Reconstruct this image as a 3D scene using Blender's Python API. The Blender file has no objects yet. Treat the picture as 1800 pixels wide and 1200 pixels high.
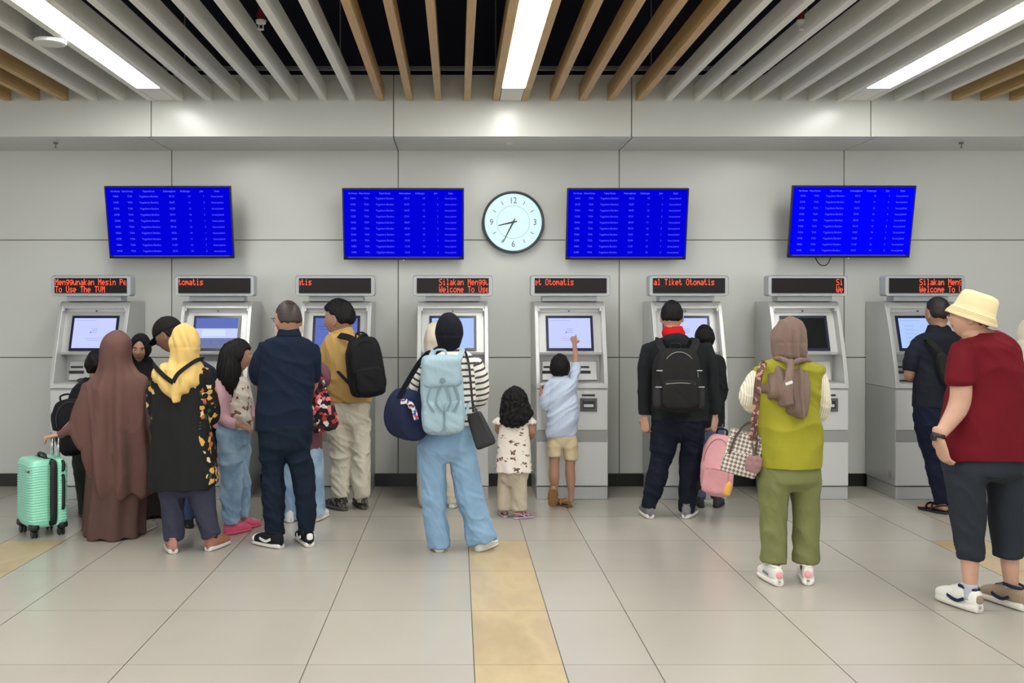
import bpy, bmesh, math, random
import numpy as np
from mathutils import Vector, Matrix, Euler

# ------------------------------------------------------------------ camera
F = 1760.0; CX = 803.0; HY = 550.0; EYE = 1.545
C = bpy.context.scene.collection
cam_d = bpy.data.cameras.new('camera'); cam = bpy.data.objects.new('camera', cam_d); C.objects.link(cam)
cam.location = (0, 0, EYE); cam.rotation_euler = (math.radians(90), 0, 0)
cam_d.sensor_width = 36.0; cam_d.sensor_fit = 'HORIZONTAL'; cam_d.lens = 36.0 * F / 1800.0
cam_d.shift_x = (900 - CX) / 1800.0; cam_d.shift_y = -(600 - HY) / 1800.0
cam_d.clip_start = 0.05; cam_d.clip_end = 100
bpy.context.scene.camera = cam
# ------------------------------------------------------------------ view and world
vs = bpy.context.scene.view_settings
bpy.context.scene.display_settings.display_device = 'sRGB'
vs.view_transform = 'Standard'; vs.look = 'None'; vs.gamma = 1.0; vs.exposure = 0.10; vs.use_curve_mapping = False
LAMP = 31.0          # ceiling strip lamps
WORLD = 1.55        # soft light of the open hall
w = bpy.data.worlds.new('hall'); bpy.context.scene.world = w; w.use_nodes = True
bg = w.node_tree.nodes['Background']; bg.inputs[0].default_value = (0.98, 0.99, 1.0, 1); bg.inputs[1].default_value = WORLD

# ------------------------------------------------------------------ helpers: colour, materials
def lin(c):
    c = c / 255.0
    return c / 12.92 if c <= 0.04045 else ((c + 0.055) / 1.055) ** 2.4
def rgb(r, g, b): return (lin(r), lin(g), lin(b), 1.0)
M = {}
def mat(name, col, rough=0.6, metal=0.0, bump=None, var=0.0, vscale=6.0, emit=None, estr=1.0, spec=0.5, coat=0.0, sheen=0.0, stretch=None):
    if name in M: return M[name]
    m = bpy.data.materials.new(name); m.use_nodes = True; nt = m.node_tree; b = nt.nodes['Principled BSDF']
    b.inputs['Base Color'].default_value = rgb(*col); b.inputs['Roughness'].default_value = rough
    b.inputs['Metallic'].default_value = metal; b.inputs['Specular IOR Level'].default_value = spec
    if coat: b.inputs['Coat Weight'].default_value = coat; b.inputs['Coat Roughness'].default_value = 0.1
    if sheen: b.inputs['Sheen Weight'].default_value = sheen
    if emit:
        b.inputs['Emission Color'].default_value = rgb(*emit); b.inputs['Emission Strength'].default_value = estr
    tc = nt.nodes.new('ShaderNodeTexCoord'); src = tc.outputs['Object']
    if stretch:
        mp = nt.nodes.new('ShaderNodeMapping'); mp.inputs['Scale'].default_value = stretch
        nt.links.new(src, mp.inputs[0]); src = mp.outputs[0]
    if var:
        n = nt.nodes.new('ShaderNodeTexNoise'); n.inputs['Scale'].default_value = vscale; n.inputs['Detail'].default_value = 4
        nt.links.new(src, n.inputs['Vector'])
        r = nt.nodes.new('ShaderNodeMapRange'); r.inputs[1].default_value = 0.3; r.inputs[2].default_value = 0.7
        r.inputs[3].default_value = 1 - var; r.inputs[4].default_value = 1 + var
        nt.links.new(n.outputs[0], r.inputs[0])
        h = nt.nodes.new('ShaderNodeHueSaturation'); h.inputs['Color'].default_value = rgb(*col)
        nt.links.new(r.outputs[0], h.inputs['Value']); nt.links.new(h.outputs[0], b.inputs['Base Color'])
    if bump:
        n = nt.nodes.new('ShaderNodeTexNoise'); n.inputs['Scale'].default_value = bump[0]; n.inputs['Detail'].default_value = 3
        nt.links.new(src, n.inputs['Vector'])
        bp = nt.nodes.new('ShaderNodeBump'); bp.inputs['Strength'].default_value = bump[1]; bp.inputs['Distance'].default_value = 0.01
        nt.links.new(n.outputs[0], bp.inputs['Height']); nt.links.new(bp.outputs[0], b.inputs['Normal'])
    M[name] = m; return m
def cloth(name, col, bump=0.25, var=0.1, rough=0.85, scale=38, sheen=0.0, wr=0.45):
    if name in M: return M[name]
    m = mat(name, col, rough=rough, bump=(scale, bump), var=var, vscale=9, spec=0.2, sheen=sheen); nt = m.node_tree; b = nt.nodes['Principled BSDF']
    old = [l for l in nt.links if l.to_socket == b.inputs['Normal']][0]; src = old.from_node; nt.links.remove(old)
    tc = nt.nodes.new('ShaderNodeTexCoord'); mp = nt.nodes.new('ShaderNodeMapping'); mp.inputs['Rotation'].default_value = (0.3, 0.5, 0.2); mp.inputs['Scale'].default_value = (1.6, 1, 0.8)
    n = nt.nodes.new('ShaderNodeTexNoise'); n.inputs['Scale'].default_value = 8; n.inputs['Detail'].default_value = 2; n.inputs['Distortion'].default_value = 1.2; n.noise_type = 'RIDGED_MULTIFRACTAL' if hasattr(n, 'noise_type') else 'FBM'
    nt.links.new(tc.outputs['Object'], mp.inputs[0]); nt.links.new(mp.outputs[0], n.inputs['Vector'])
    bp = nt.nodes.new('ShaderNodeBump'); bp.inputs['Strength'].default_value = wr; bp.inputs['Distance'].default_value = 0.006
    nt.links.new(n.outputs[0], bp.inputs['Height']); nt.links.new(src.outputs[0], bp.inputs['Normal']); nt.links.new(bp.outputs[0], b.inputs['Normal'])
    return m
def emission(name, col, s):
    if name in M: return M[name]
    m = bpy.data.materials.new(name); m.use_nodes = True; nt = m.node_tree; nt.nodes.clear()
    e = nt.nodes.new('ShaderNodeEmission'); o = nt.nodes.new('ShaderNodeOutputMaterial')
    e.inputs[0].default_value = rgb(*col); e.inputs[1].default_value = s; nt.links.new(e.outputs[0], o.inputs[0])
    M[name] = m; return m
def ramp_mat(name, kind, stops, scale=20, rough=0.8, rnd=1.0, stretch=None, bump=0.0, constant=True, coord='Object'):
    """procedural pattern: kind voronoi/noise/checker/attr -> colour ramp"""
    if name in M: return M[name]
    m = bpy.data.materials.new(name); m.use_nodes = True; nt = m.node_tree; b = nt.nodes['Principled BSDF']
    b.inputs['Roughness'].default_value = rough; b.inputs['Specular IOR Level'].default_value = 0.25
    tc = nt.nodes.new('ShaderNodeTexCoord'); src = tc.outputs[coord]
    if stretch:
        mp = nt.nodes.new('ShaderNodeMapping'); mp.inputs['Scale'].default_value = stretch[0]
        mp.inputs['Rotation'].default_value = stretch[1]; nt.links.new(src, mp.inputs[0]); src = mp.outputs[0]
    if kind == 'voronoi':
        nz = nt.nodes.new('ShaderNodeTexNoise'); nz.inputs['Scale'].default_value = scale * 1.6; nt.links.new(src, nz.inputs['Vector'])
        sc_ = nt.nodes.new('ShaderNodeVectorMath'); sc_.operation = 'SCALE'; sc_.inputs['Scale'].default_value = 0.9 / scale; nt.links.new(nz.outputs['Color'], sc_.inputs[0])
        ad = nt.nodes.new('ShaderNodeVectorMath'); ad.operation = 'ADD'; nt.links.new(src, ad.inputs[0]); nt.links.new(sc_.outputs[0], ad.inputs[1]); src = ad.outputs[0]
        t = nt.nodes.new('ShaderNodeTexVoronoi'); t.inputs['Scale'].default_value = scale; t.inputs['Randomness'].default_value = rnd
        nt.links.new(src, t.inputs['Vector']); out = t.outputs['Color']
        s = nt.nodes.new('ShaderNodeSeparateColor'); nt.links.new(out, s.inputs[0]); out = s.outputs[0]
    elif kind == 'spots':
        nz = nt.nodes.new('ShaderNodeTexNoise'); nz.inputs['Scale'].default_value = scale * 3; nt.links.new(src, nz.inputs['Vector'])
        sc_ = nt.nodes.new('ShaderNodeVectorMath'); sc_.operation = 'SCALE'; sc_.inputs['Scale'].default_value = 1.0 / scale; nt.links.new(nz.outputs['Color'], sc_.inputs[0])
        ad = nt.nodes.new('ShaderNodeVectorMath'); ad.operation = 'ADD'; nt.links.new(src, ad.inputs[0]); nt.links.new(sc_.outputs[0], ad.inputs[1]); src = ad.outputs[0]
        t = nt.nodes.new('ShaderNodeTexVoronoi'); t.distance = 'CHEBYCHEV'; t.inputs['Scale'].default_value = scale; t.inputs['Randomness'].default_value = rnd
        nt.links.new(src, t.inputs['Vector']); out = t.outputs['Distance']
    elif kind == 'noise':
        t = nt.nodes.new('ShaderNodeTexNoise'); t.inputs['Scale'].default_value = scale; t.inputs['Detail'].default_value = 5
        nt.links.new(src, t.inputs['Vector']); out = t.outputs[0]
    elif kind == 'wave':
        t = nt.nodes.new('ShaderNodeTexWave'); t.inputs['Scale'].default_value = scale; t.inputs['Distortion'].default_value = 0.6
        nt.links.new(src, t.inputs['Vector']); out = t.outputs[0]
    elif kind == 'attr':
        a = nt.nodes.new('ShaderNodeAttribute'); a.attribute_name = 'band'
        mm = nt.nodes.new('ShaderNodeMath'); mm.operation = 'MULTIPLY'; mm.inputs[1].default_value = scale
        fr = nt.nodes.new('ShaderNodeMath'); fr.operation = 'FRACT'
        nt.links.new(a.outputs['Fac'], mm.inputs[0]); nt.links.new(mm.outputs[0], fr.inputs[0]); out = fr.outputs[0]
    r = nt.nodes.new('ShaderNodeValToRGB'); r.color_ramp.interpolation = 'CONSTANT' if constant else 'LINEAR'
    el = r.color_ramp.elements
    while len(el) > 1: el.remove(el[-1])
    el[0].position = stops[0][0]; el[0].color = rgb(*stops[0][1])
    for p, c in stops[1:]:
        e = el.new(p); e.color = rgb(*c)
    nt.links.new(out, r.inputs[0]); nt.links.new(r.outputs[0], b.inputs['Base Color'])
    if bump:
        n = nt.nodes.new('ShaderNodeTexNoise'); n.inputs['Scale'].default_value = 30
        nt.links.new(tc.outputs['Object'], n.inputs['Vector'])
        bp = nt.nodes.new('ShaderNodeBump'); bp.inputs['Strength'].default_value = bump; bp.inputs['Distance'].default_value = 0.01
        nt.links.new(n.outputs[0], bp.inputs['Height']); nt.links.new(bp.outputs[0], b.inputs['Normal'])
    M[name] = m; return m

# ------------------------------------------------------------------ helpers: objects
def tag(o, label=None, cat=None, group=None, kind=None):
    if label: o['label'] = label
    if cat: o['category'] = cat
    if group: o['group'] = group
    if kind: o['kind'] = kind
    return o
def thing(name, label, cat, loc=(0, 0, 0), group=None, rotz=0.0):
    o = bpy.data.objects.new(name, None); C.objects.link(o); o.location = loc; o.rotation_euler = (0, 0, rotz)
    o.empty_display_size = 0.1
    return tag(o, label, cat, group)
def link(name, me, parent=None, label=None):
    o = bpy.data.objects.new(name, me); C.objects.link(o)
    if parent: o.parent = parent
    if label: o['label'] = label
    return o
def obj(name, bm, m=None, parent=None, smooth=False, label=None, bevel=0.0, loc=None):
    me = bpy.data.meshes.new(name)
    bmesh.ops.recalc_face_normals(bm, faces=bm.faces)
    bm.to_mesh(me); bm.free()
    for x in (m if isinstance(m, (list, tuple)) else [m]):
        if x: me.materials.append(x)
    if smooth:
        me.polygons.foreach_set('use_smooth', [True] * len(me.polygons))
    o = link(name, me, parent, label)
    if loc is not None: o.location = loc
    if bevel:
        b = o.modifiers.new('bevel', 'BEVEL'); b.width = bevel; b.segments = 3; b.limit_method = 'ANGLE'
        b.angle_limit = math.radians(40)
        if smooth: b.harden_normals = False
    return o
def box(bm, x0, x1, y0, y1, z0, z1, mtx=None, mi=0):
    v = [bm.verts.new((x, y, z)) for x in (x0, x1) for y in (y0, y1) for z in (z0, z1)]
    fs = [(0, 1, 3, 2), (4, 6, 7, 5), (0, 4, 5, 1), (2, 3, 7, 6), (0, 2, 6, 4), (1, 5, 7, 3)]
    for f in fs:
        ff = bm.faces.new([v[i] for i in f]); ff.material_index = mi
    if mtx is not None: bmesh.ops.transform(bm, matrix=mtx, verts=v)
    return v
def prism(bm, pts, x0, x1, mtx=None):
    """profile pts (y,z) extruded along x"""
    a = [bm.verts.new((x0, y, z)) for y, z in pts]; b = [bm.verts.new((x1, y, z)) for y, z in pts]
    n = len(pts); bm.faces.new(a); bm.faces.new(b[::-1])
    for i in range(n): bm.faces.new((a[i], a[(i + 1) % n], b[(i + 1) % n], b[i]))
    if mtx is not None: bmesh.ops.transform(bm, matrix=mtx, verts=a + b)
def V(*a): return Vector(a)
def cr_path(pts, n=4):
    """Catmull-Rom through tuples of floats"""
    P = [np.array(p, float) for p in pts]
    if len(P) < 3 or n <= 1: return [tuple(p) for p in P]
    out = []
    for i in range(len(P) - 1):
        p0 = P[max(i - 1, 0)]; p1 = P[i]; p2 = P[i + 1]; p3 = P[min(i + 2, len(P) - 1)]
        for k in range(n):
            t = k / n
            out.append(tuple(0.5 * ((2 * p1) + (-p0 + p2) * t + (2 * p0 - 5 * p1 + 4 * p2 - p3) * t * t + (-p0 + 3 * p1 - 3 * p2 + p3) * t ** 3)))
    out.append(tuple(P[-1])); return out
def skin_rings(bm, rings, cap=True):
    vs_ = [[bm.verts.new(p) for p in r] for r in rings]; n = len(vs_[0])
    for a, b in zip(vs_, vs_[1:]):
        for i in range(n): bm.faces.new((a[i], a[(i + 1) % n], b[(i + 1) % n], b[i]))
    if cap:
        bm.faces.new(vs_[0][::-1]); bm.faces.new(vs_[-1])
    return vs_
def tube(bm, pts, seg=14, n=4, rnd=False, ref=None, power=2.0):
    """pts: (x,y,z,r) or (x,y,z,rx,ry). ring plane perpendicular to path"""
    pts = [p if len(p) == 5 else (p[0], p[1], p[2], p[3], p[3]) for p in pts]
    P = cr_path(pts, n)
    C3 = [Vector(p[:3]) for p in P]; rings = []
    ref = Vector(ref) if ref is not None else Vector((0, 1, 0))
    prev = None
    def tang(i):
        a = C3[max(i - 1, 0)]; b = C3[min(i + 1, len(C3) - 1)]; d = b - a
        return d.normalized() if d.length > 1e-9 else Vector((0, 0, 1))
    items = []
    for i, p in enumerate(P): items.append((C3[i], max(p[3], 1e-4), max(p[4], 1e-4), tang(i)))
    if rnd:
        c, rx, ry, t = items[0]; pre = [(c - t * rx * s, rx * k, ry * k, t) for s, k in ((0.85, 0.5), (0.55, 0.84))]
        c, rx, ry, t = items[-1]; post = [(c + t * rx * s, rx * k, ry * k, t) for s, k in ((0.55, 0.84), (0.85, 0.5))]
        items = pre + items + post
    for c, rx, ry, t in items:
        ax = t.cross(ref)
        if ax.length < 0.15: ax = prev if prev is not None else t.cross(Vector((1, 0, 0.01)))
        ax = ax - t * ax.dot(t); ax.normalize()
        if prev is not None and ax.dot(prev) < 0: ax = -ax
        prev = ax; ay = t.cross(ax)
        ring = []
        for k in range(seg):
            a = 2 * math.pi * k / seg; ca, sa = math.cos(a), math.sin(a)
            if power != 2.0:
                ca = math.copysign(abs(ca) ** (2 / power), ca); sa = math.copysign(abs(sa) ** (2 / power), sa)
            ring.append(c + ax * rx * ca + ay * ry * sa)
        rings.append(ring)
    return skin_rings(bm, rings)
def hrings(bm, rows, seg=40, n=4, power=2.3, yaw=0.0):
    """rows (x,y,z,rx,ry): horizontal rings"""
    P = cr_path(rows, n); rings = []; cy, sy = math.cos(yaw), math.sin(yaw)
    for p in P:
        ring = []
        for k in range(seg):
            a = 2 * math.pi * k / seg; ca, sa = math.cos(a), math.sin(a)
            ca = math.copysign(abs(ca) ** (2 / power), ca); sa = math.copysign(abs(sa) ** (2 / power), sa)
            u, v = max(p[3], 1e-3) * ca, max(p[4], 1e-3) * sa
            ring.append(Vector((p[0] + u * cy - v * sy, p[1] + u * sy + v * cy, p[2])))
        rings.append(ring)
    return skin_rings(bm, rings)
def squad(bm, c, s, rot=None, e=0.5, seg=28, taper=0.0):
    """superquadric rounded box, half sizes s"""
    vs_ = []; R = rot if rot is not None else Matrix.Identity(3)
    def f(x, p): return math.copysign(abs(x) ** p, x)
    rings = []
    nv = seg // 2
    for j in range(nv + 1):
        ph = -math.pi / 2 + math.pi * j / nv
        if j in (0, nv): ph *= 0.985
        ring = []
        for i in range(seg):
            th = 2 * math.pi * i / seg
            x = f(math.cos(ph), e) * f(math.cos(th), e); y = f(math.cos(ph), e) * f(math.sin(th), e); z = f(math.sin(ph), e)
            k = 1 - taper * z
            ring.append(Vector(c) + R @ Vector((x * s[0] * k, y * s[1] * k, z * s[2])))
        rings.append(ring)
    return skin_rings(bm, rings)
def strap(bm, pts, w, t=0.004, nrm=(0, 1, 0), n=5):
    """flat band along pts; thickness along nrm"""
    P = [Vector(p) for p in cr_path(pts, n)]; N = Vector(nrm).normalized(); rings = []
    for i, p in enumerate(P):
        d = (P[min(i + 1, len(P) - 1)] - P[max(i - 1, 0)]).normalized(); a = d.cross(N)
        a = a.normalized() if a.length > 1e-3 else Vector((1, 0, 0)); b = a.cross(d).normalized()
        rings.append([p + a * w / 2 + b * t / 2, p + a * w / 2 - b * t / 2, p - a * w / 2 - b * t / 2, p - a * w / 2 + b * t / 2])
    return skin_rings(bm, rings)

# ------------------------------------------------------------------ numpy value noise
def _h(ix, iy, iz, s):
    n = (ix * 374761393 + iy * 668265263 + iz * 2147483647 + s * 1274126177).astype(np.int64)
    n = (n ^ (n >> 13)) * 1274126177; n = n & 0x7fffffff; n = (n ^ (n >> 16)) & 0xffff
    return n / 65535.0
def vnoise(p, s=0):
    i = np.floor(p).astype(np.int64); f = p - i; u = f * f * f * (f * (f * 6 - 15) + 10); r = 0
    for dx in (0, 1):
        for dy in (0, 1):
            for dz in (0, 1):
                wgt = (u[:, 0] if dx else 1 - u[:, 0]) * (u[:, 1] if dy else 1 - u[:, 1]) * (u[:, 2] if dz else 1 - u[:, 2])
                r = r + wgt * _h(i[:, 0] + dx, i[:, 1] + dy, i[:, 2] + dz, s)
    return r * 2 - 1
def fold_disp(co, amp, fx, fz, shear=0.0, seed=1, ridge=0.6):
    q = np.stack([co[:, 0] * fx + co[:, 2] * shear * fx, co[:, 1] * fx, co[:, 2] * fz + co[:, 0] * shear * fz * 0.5], 1)
    wob = vnoise(q * 0.5 + 7.3, seed + 9) * 0.8
    q = q + wob[:, None]
    a = vnoise(q, seed); b = vnoise(q * 2.1 + 3.1, seed + 1)
    r = 1 - 2.6 * np.sqrt(np.abs(a) + 0.01) ** 1.3; s = a; b = 1 - 2.6 * np.abs(b)
    return 1.1 * amp * ((ridge * r + (1 - ridge) * s) + 0.3 * b)
def remesh(bm, voxel, smooth=2, folds=(), band=None):
    """union of the closed shells in bm -> one continuous surface"""
    me = bpy.data.meshes.new('tmp'); bmesh.ops.recalc_face_normals(bm, faces=bm.faces); bm.to_mesh(me); bm.free()
    o = bpy.data.objects.new('tmp', me); C.objects.link(o)
    md = o.modifiers.new('r', 'REMESH'); md.mode = 'VOXEL'; md.voxel_size = voxel; md.adaptivity = 0
    dg = bpy.context.evaluated_depsgraph_get(); dg.update()
    res = bpy.data.meshes.new_from_object(o.evaluated_get(dg))
    bpy.data.objects.remove(o); bpy.data.meshes.remove(me)
    nv = len(res.vertices); co = np.empty(nv * 3, np.float32); res.vertices.foreach_get('co', co); co = co.reshape(-1, 3).astype(float)
    ne = len(res.edges); ed = np.empty(ne * 2, np.int32); res.edges.foreach_get('vertices', ed); ed = ed.reshape(-1, 2)
    deg = np.bincount(ed.ravel(), minlength=nv).astype(float); deg[deg == 0] = 1
    def lap(x):
        out = np.zeros_like(x)
        for k in range(3):
            out[:, k] = np.bincount(ed[:, 0], x[ed[:, 1], k], nv) + np.bincount(ed[:, 1], x[ed[:, 0], k], nv)
        return out / deg[:, None]
    for _ in range(smooth): co = co * 0.4 + lap(co) * 0.6
    if folds:
        res.vertices.foreach_set('co', co.astype(np.float32).ravel()); res.update()
        nr = np.empty(nv * 3, np.float32); res.vertex_normals.foreach_get('vector', nr); nr = nr.reshape(-1, 3)
        d = np.zeros(nv)
        for f in folds: d = d + (f(co) if callable(f) else fold_disp(co, *f))
        co = co + nr * d[:, None]
        co = co * 0.85 + lap(co) * 0.15
    if band is not None:
        at = res.attributes.new('band', 'FLOAT', 'POINT'); at.data.foreach_set('value', band(co).astype(np.float32))
    res.vertices.foreach_set('co', co.astype(np.float32).ravel())
    res.polygons.foreach_set('use_smooth', [True] * len(res.polygons)); res.update()
    return res
def X(px, Y): return (px - CX) / F * Y
def Z(py, Y): return EYE - (py - HY) / F * Y
def YF(py): return F * EYE / (py - HY)
# ------------------------------------------------------------------ room
WALL = 8.92; SOF = 8.22; ZS = 2.99; ZSLAT = 3.285
def tile_floor_mat():
    m = bpy.data.materials.new('floor_tiles'); m.use_nodes = True; nt = m.node_tree; b = nt.nodes['Principled BSDF']
    tc = nt.nodes.new('ShaderNodeTexCoord'); sep = nt.nodes.new('ShaderNodeSeparateXYZ'); nt.links.new(tc.outputs['Object'], sep.inputs[0])
    def math_(op, a, bb=None, c=None):
        n = nt.nodes.new('ShaderNodeMath'); n.operation = op
        for i, v in enumerate((a, bb, c)):
            if v is None: continue
            if isinstance(v, (int, float)): n.inputs[i].default_value = v
            else: nt.links.new(v, n.inputs[i])
        return n.outputs[0]
    # per-tile tone: each slab of the floor is a slightly different pour
    ix = math_('FLOOR', math_('DIVIDE', math_('ADD', sep.outputs[0], 40 * 0.8 - 0.076), 0.8)); iy = math_('FLOOR', math_('DIVIDE', math_('ADD', sep.outputs[1], 10.0), 0.8))
    cb = nt.nodes.new('ShaderNodeCombineXYZ'); nt.links.new(ix, cb.inputs[0]); nt.links.new(iy, cb.inputs[1])
    wn = nt.nodes.new('ShaderNodeTexWhiteNoise'); wn.noise_dimensions = '3D'; nt.links.new(cb.outputs[0], wn.inputs[0])
    ns = nt.nodes.new('ShaderNodeTexNoise'); ns.inputs['Scale'].default_value = 1.6; ns.inputs['Detail'].default_value = 6; nt.links.new(tc.outputs['Object'], ns.inputs['Vector'])
    v = math_('ADD', math_('MULTIPLY', wn.outputs[0], 0.05), math_('MULTIPLY', ns.outputs[0], 0.12))
    v = math_('ADD', v, 0.90)
    h = nt.nodes.new('ShaderNodeHueSaturation'); h.inputs['Color'].default_value = rgb(176, 170, 160); nt.links.new(v, h.inputs['Value'])
    nt.links.new(h.outputs[0], b.inputs['Base Color'])
    b.inputs['Roughness'].default_value = 0.22; b.inputs['Specular IOR Level'].default_value = 0.45
    r = nt.nodes.new('ShaderNodeTexNoise'); r.inputs['Scale'].default_value = 3; nt.links.new(tc.outputs['Object'], r.inputs['Vector'])
    rr = nt.nodes.new('ShaderNodeMapRange'); rr.inputs[3].default_value = 0.16; rr.inputs[4].default_value = 0.30; nt.links.new(r.outputs[0], rr.inputs[0])
    nt.links.new(rr.outputs[0], b.inputs['Roughness'])
    return m
fm = tile_floor_mat()
grout = mat('grout', (96, 92, 84), 0.9)
stone = ramp_mat('amber_stone', 'noise', [(0.0, (150, 130, 98)), (0.40, (178, 158, 124)), (0.52, (190, 170, 134)), (0.60, (182, 162, 130)), (1.0, (198, 176, 144))], scale=2.6, rough=0.25, constant=False,
                 stretch=((1.0, 0.45, 1.0), (0, 0, 0.1)))
# floor: real tiles with joints
bm = bmesh.new()
xs = []
strips = [(-6.186, -5.794), (-3.055, -2.663), (0.076, 0.468), (3.207, 3.599), (6.338, 6.73)]
xl = []
for k in range(-3, 4):
    o = 0.076 + 3.131 * k
    xl += [o, o + 0.392, o + 0.796, o + 1.596, o + 2.396]   # strip, half tile, two and a half full tiles
xl = sorted(xl)
ys = [6.8 - 0.8 * k for k in range(-3, 16)][::-1]
g = 0.0022
for i in range(len(xl) - 1):
    for j in range(len(ys) - 1):
        x0, x1, y0, y1 = xl[i], xl[i + 1], ys[j], ys[j + 1]
        is_strip = abs((x1 - x0) - 0.392) < 0.004 and y1 <= 6.81
        v = [bm.verts.new(p) for p in ((x0 + g, y0 + g * .6, 0), (x1 - g, y0 + g * .6, 0), (x1 - g, y1 - g * .6, 0), (x0 + g, y1 - g * .6, 0))]
        f = bm.faces.new(v); f.material_index = 1 if is_strip else 0
        lo = [bm.verts.new((p.co.x, p.co.y, -0.004)) for p in v]
        for k in range(4):
            f = bm.faces.new((v[k], lo[k], lo[(k + 1) % 4], v[(k + 1) % 4])); f.material_index = 2
q = [bm.verts.new(p) for p in ((-11, -6, -0.003), (11, -6, -0.003), (11, 9.3, -0.003), (-11, 9.3, -0.003))]
f = bm.faces.new(q); f.material_index = 2
tag(obj('floor', bm, [fm, stone, grout]), kind='structure')

wallm = mat('wall_panel', (197, 199, 193), rough=0.25, spec=0.4, var=0.025, vscale=1.2)
wallgap = mat('wall_joint', (120, 120, 116), 0.8)
def panel_wall(name, xcuts, zcuts, yface, th, gap=0.0045):
    bm = bmesh.new()
    for a, b_ in zip(xcuts, xcuts[1:]):
        for c, d in zip(zcuts, zcuts[1:]):
            box(bm, a + gap, b_ - gap, yface, yface + th, c + gap, d - gap)
    box(bm, xcuts[0], xcuts[-1], yface + 0.006, yface + th + 0.02, zcuts[0], zcuts[-1], mi=1)
    return bm
xc = [-0.523 + 1.975 * k for k in range(-5, 7)]
xc[4] = -2.54; xc[6] = 1.447; xc[7] = 3.45
tag(obj('wall_back', panel_wall('w', xc, [0.113, 1.149, 2.195, 3.2], WALL, 0.03), [wallm, wallgap], bevel=0.002), kind='structure')
bm = bmesh.new(); box(bm, xc[0], xc[-1], WALL + 0.012, WALL + 0.05, 0, 0.113)
tag(obj('baseboard_back', bm, mat('black_skirting', (14, 14, 15), 0.35)), kind='structure')
# bulkhead: front face panels and underside panels
xs_ = list(xc); xs_[4] = -2.51; xs_[5] = -0.52; xs_[6] = 1.435; xs_[7] = 3.40
bm = bmesh.new()
for a, b_ in zip(xs_, xs_[1:]):
    box(bm, a + .0045, b_ - .0045, SOF, SOF + 0.03, ZS + 0.003, 3.50)
for a, b_ in zip(xc, xc[1:]):
    box(bm, a + .0045, b_ - .0045, SOF + 0.034, WALL + 0.03, ZS, ZS + 0.03)
box(bm, xs_[0], xs_[-1], SOF + 0.008, SOF + 0.06, ZS + 0.008, 3.495, mi=1)
box(bm, xs_[0], xs_[-1], SOF + 0.01, WALL + 0.03, ZS + 0.008, ZS + 0.06, mi=1)
tag(obj('trim_1', bm, [wallm, wallgap], bevel=0.002), 'white panelled bulkhead above the wall', kind='structure')
# dark void above the slats
bm = bmesh.new(); box(bm, -11, 11, -6, 9.3, 4.25, 4.3); box(bm, -11, 11, SOF + 0.07, SOF + 0.1, 3.5, 4.25)
box(bm, -11, -10.9, -6, 9.3, 3.45, 4.25); box(bm, 10.9, 11, -6, 9.3, 3.45, 4.25); box(bm, -11, 11, -6, -5.9, 3.45, 4.25)
tag(obj('ceiling', bm, mat('void_black', (10, 14, 30), 0.9)), kind='structure')

# slats
white_s = mat('slat_white', (224, 224, 214), 0.5, var=0.03, vscale=3)
wood_s = mat('slat_wood', (192, 160, 106), 0.5, var=0.12, vscale=9, stretch=(6, 0.5, 6))
cache = {}
def shared(key, fn):
    if key not in cache: cache[key] = fn()
    return cache[key]
def slat_mesh():
    bm = bmesh.new(); box(bm, -0.026, 0.026, -5.6, SOF - 0.001, 0, 0.13)
    me = bpy.data.meshes.new('ceiling_slat'); bmesh.ops.recalc_face_normals(bm, faces=bm.faces)
    bm.to_mesh(me); bm.free(); return me
ORD = ['first', 'second', 'third', 'fourth', 'fifth', 'sixth', 'seventh', 'eighth', 'ninth', 'tenth', 'eleventh', 'twelfth', 'thirteenth', 'fourteenth', 'fifteenth', 'sixteenth', 'seventeenth', 'eighteenth']
sw = slat_mesh(); sw.materials.append(white_s); sd = slat_mesh(); sd.materials.append(wood_s)
for k in range(-17, 19):
    wood = (-4 <= k <= 5) or k >= 16 or k <= -15
    o = link('ceiling_slat', sd if wood else sw); o.location = (0.32 + 0.2355 * k, 0, ZSLAT)
    cw = 'wooden' if wood else 'white'
    side = 'right' if k > 0 else 'left'; n = ORD[(k - 1) if k > 0 else -k]
    tag(o, '%s ceiling slat, %s slat to the %s of the central strip lamp' % (cw, n, side), 'ceiling slat',
        'wooden slats in the ceiling' if wood else 'white slats in the ceiling')
# carrier rails
railm = mat('rail_grey', (110, 112, 110), 0.5, 0.4)
RL = ['grey carrier rail across the slats, nearest the back wall', 'grey carrier rail across the slats, second from the back wall', 'grey carrier rail across the slats, third from the back wall', 'grey carrier rail across the slats, farthest from the back wall']
for i, y in enumerate((7.73, 5.7, 3.6, 1.4)):
    bm = bmesh.new(); box(bm, -8, 8, -0.012, 0.012, 0, 0.03)
    for k in range(-17, 19): box(bm, 0.32 + 0.2355 * k - 0.02, 0.32 + 0.2355 * k + 0.02, -0.02, 0.02, -0.004, 0.006)
    for k in range(-6, 7): tube(bm, [(k * 1.2 + 0.3, 0, 0.02, 0.005), (k * 1.2 + 0.3, 0, 0.83, 0.005)], seg=6)
    tag(obj('ceiling_rail', bm, railm, loc=(0, y, 3.418)), RL[i], 'ceiling rail', 'carrier rails above the slats')
pm = mat('pipe_dark', (40, 44, 52), 0.5, 0.5)
for i, (y, z, r, l) in enumerate(((7.2, 3.85, 0.03, 'dark sprinkler pipe running across above the slats'), (4.6, 3.9, 0.05, 'thick dark duct pipe above the slats nearer the viewer'))):
    bm = bmesh.new(); tube(bm, [(-8, y, z, r), (0, y, z, r), (8, y, z, r)], n=1)
    tag(obj('ceiling_pipe', bm, pm, smooth=True), l, 'pipe')

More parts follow.
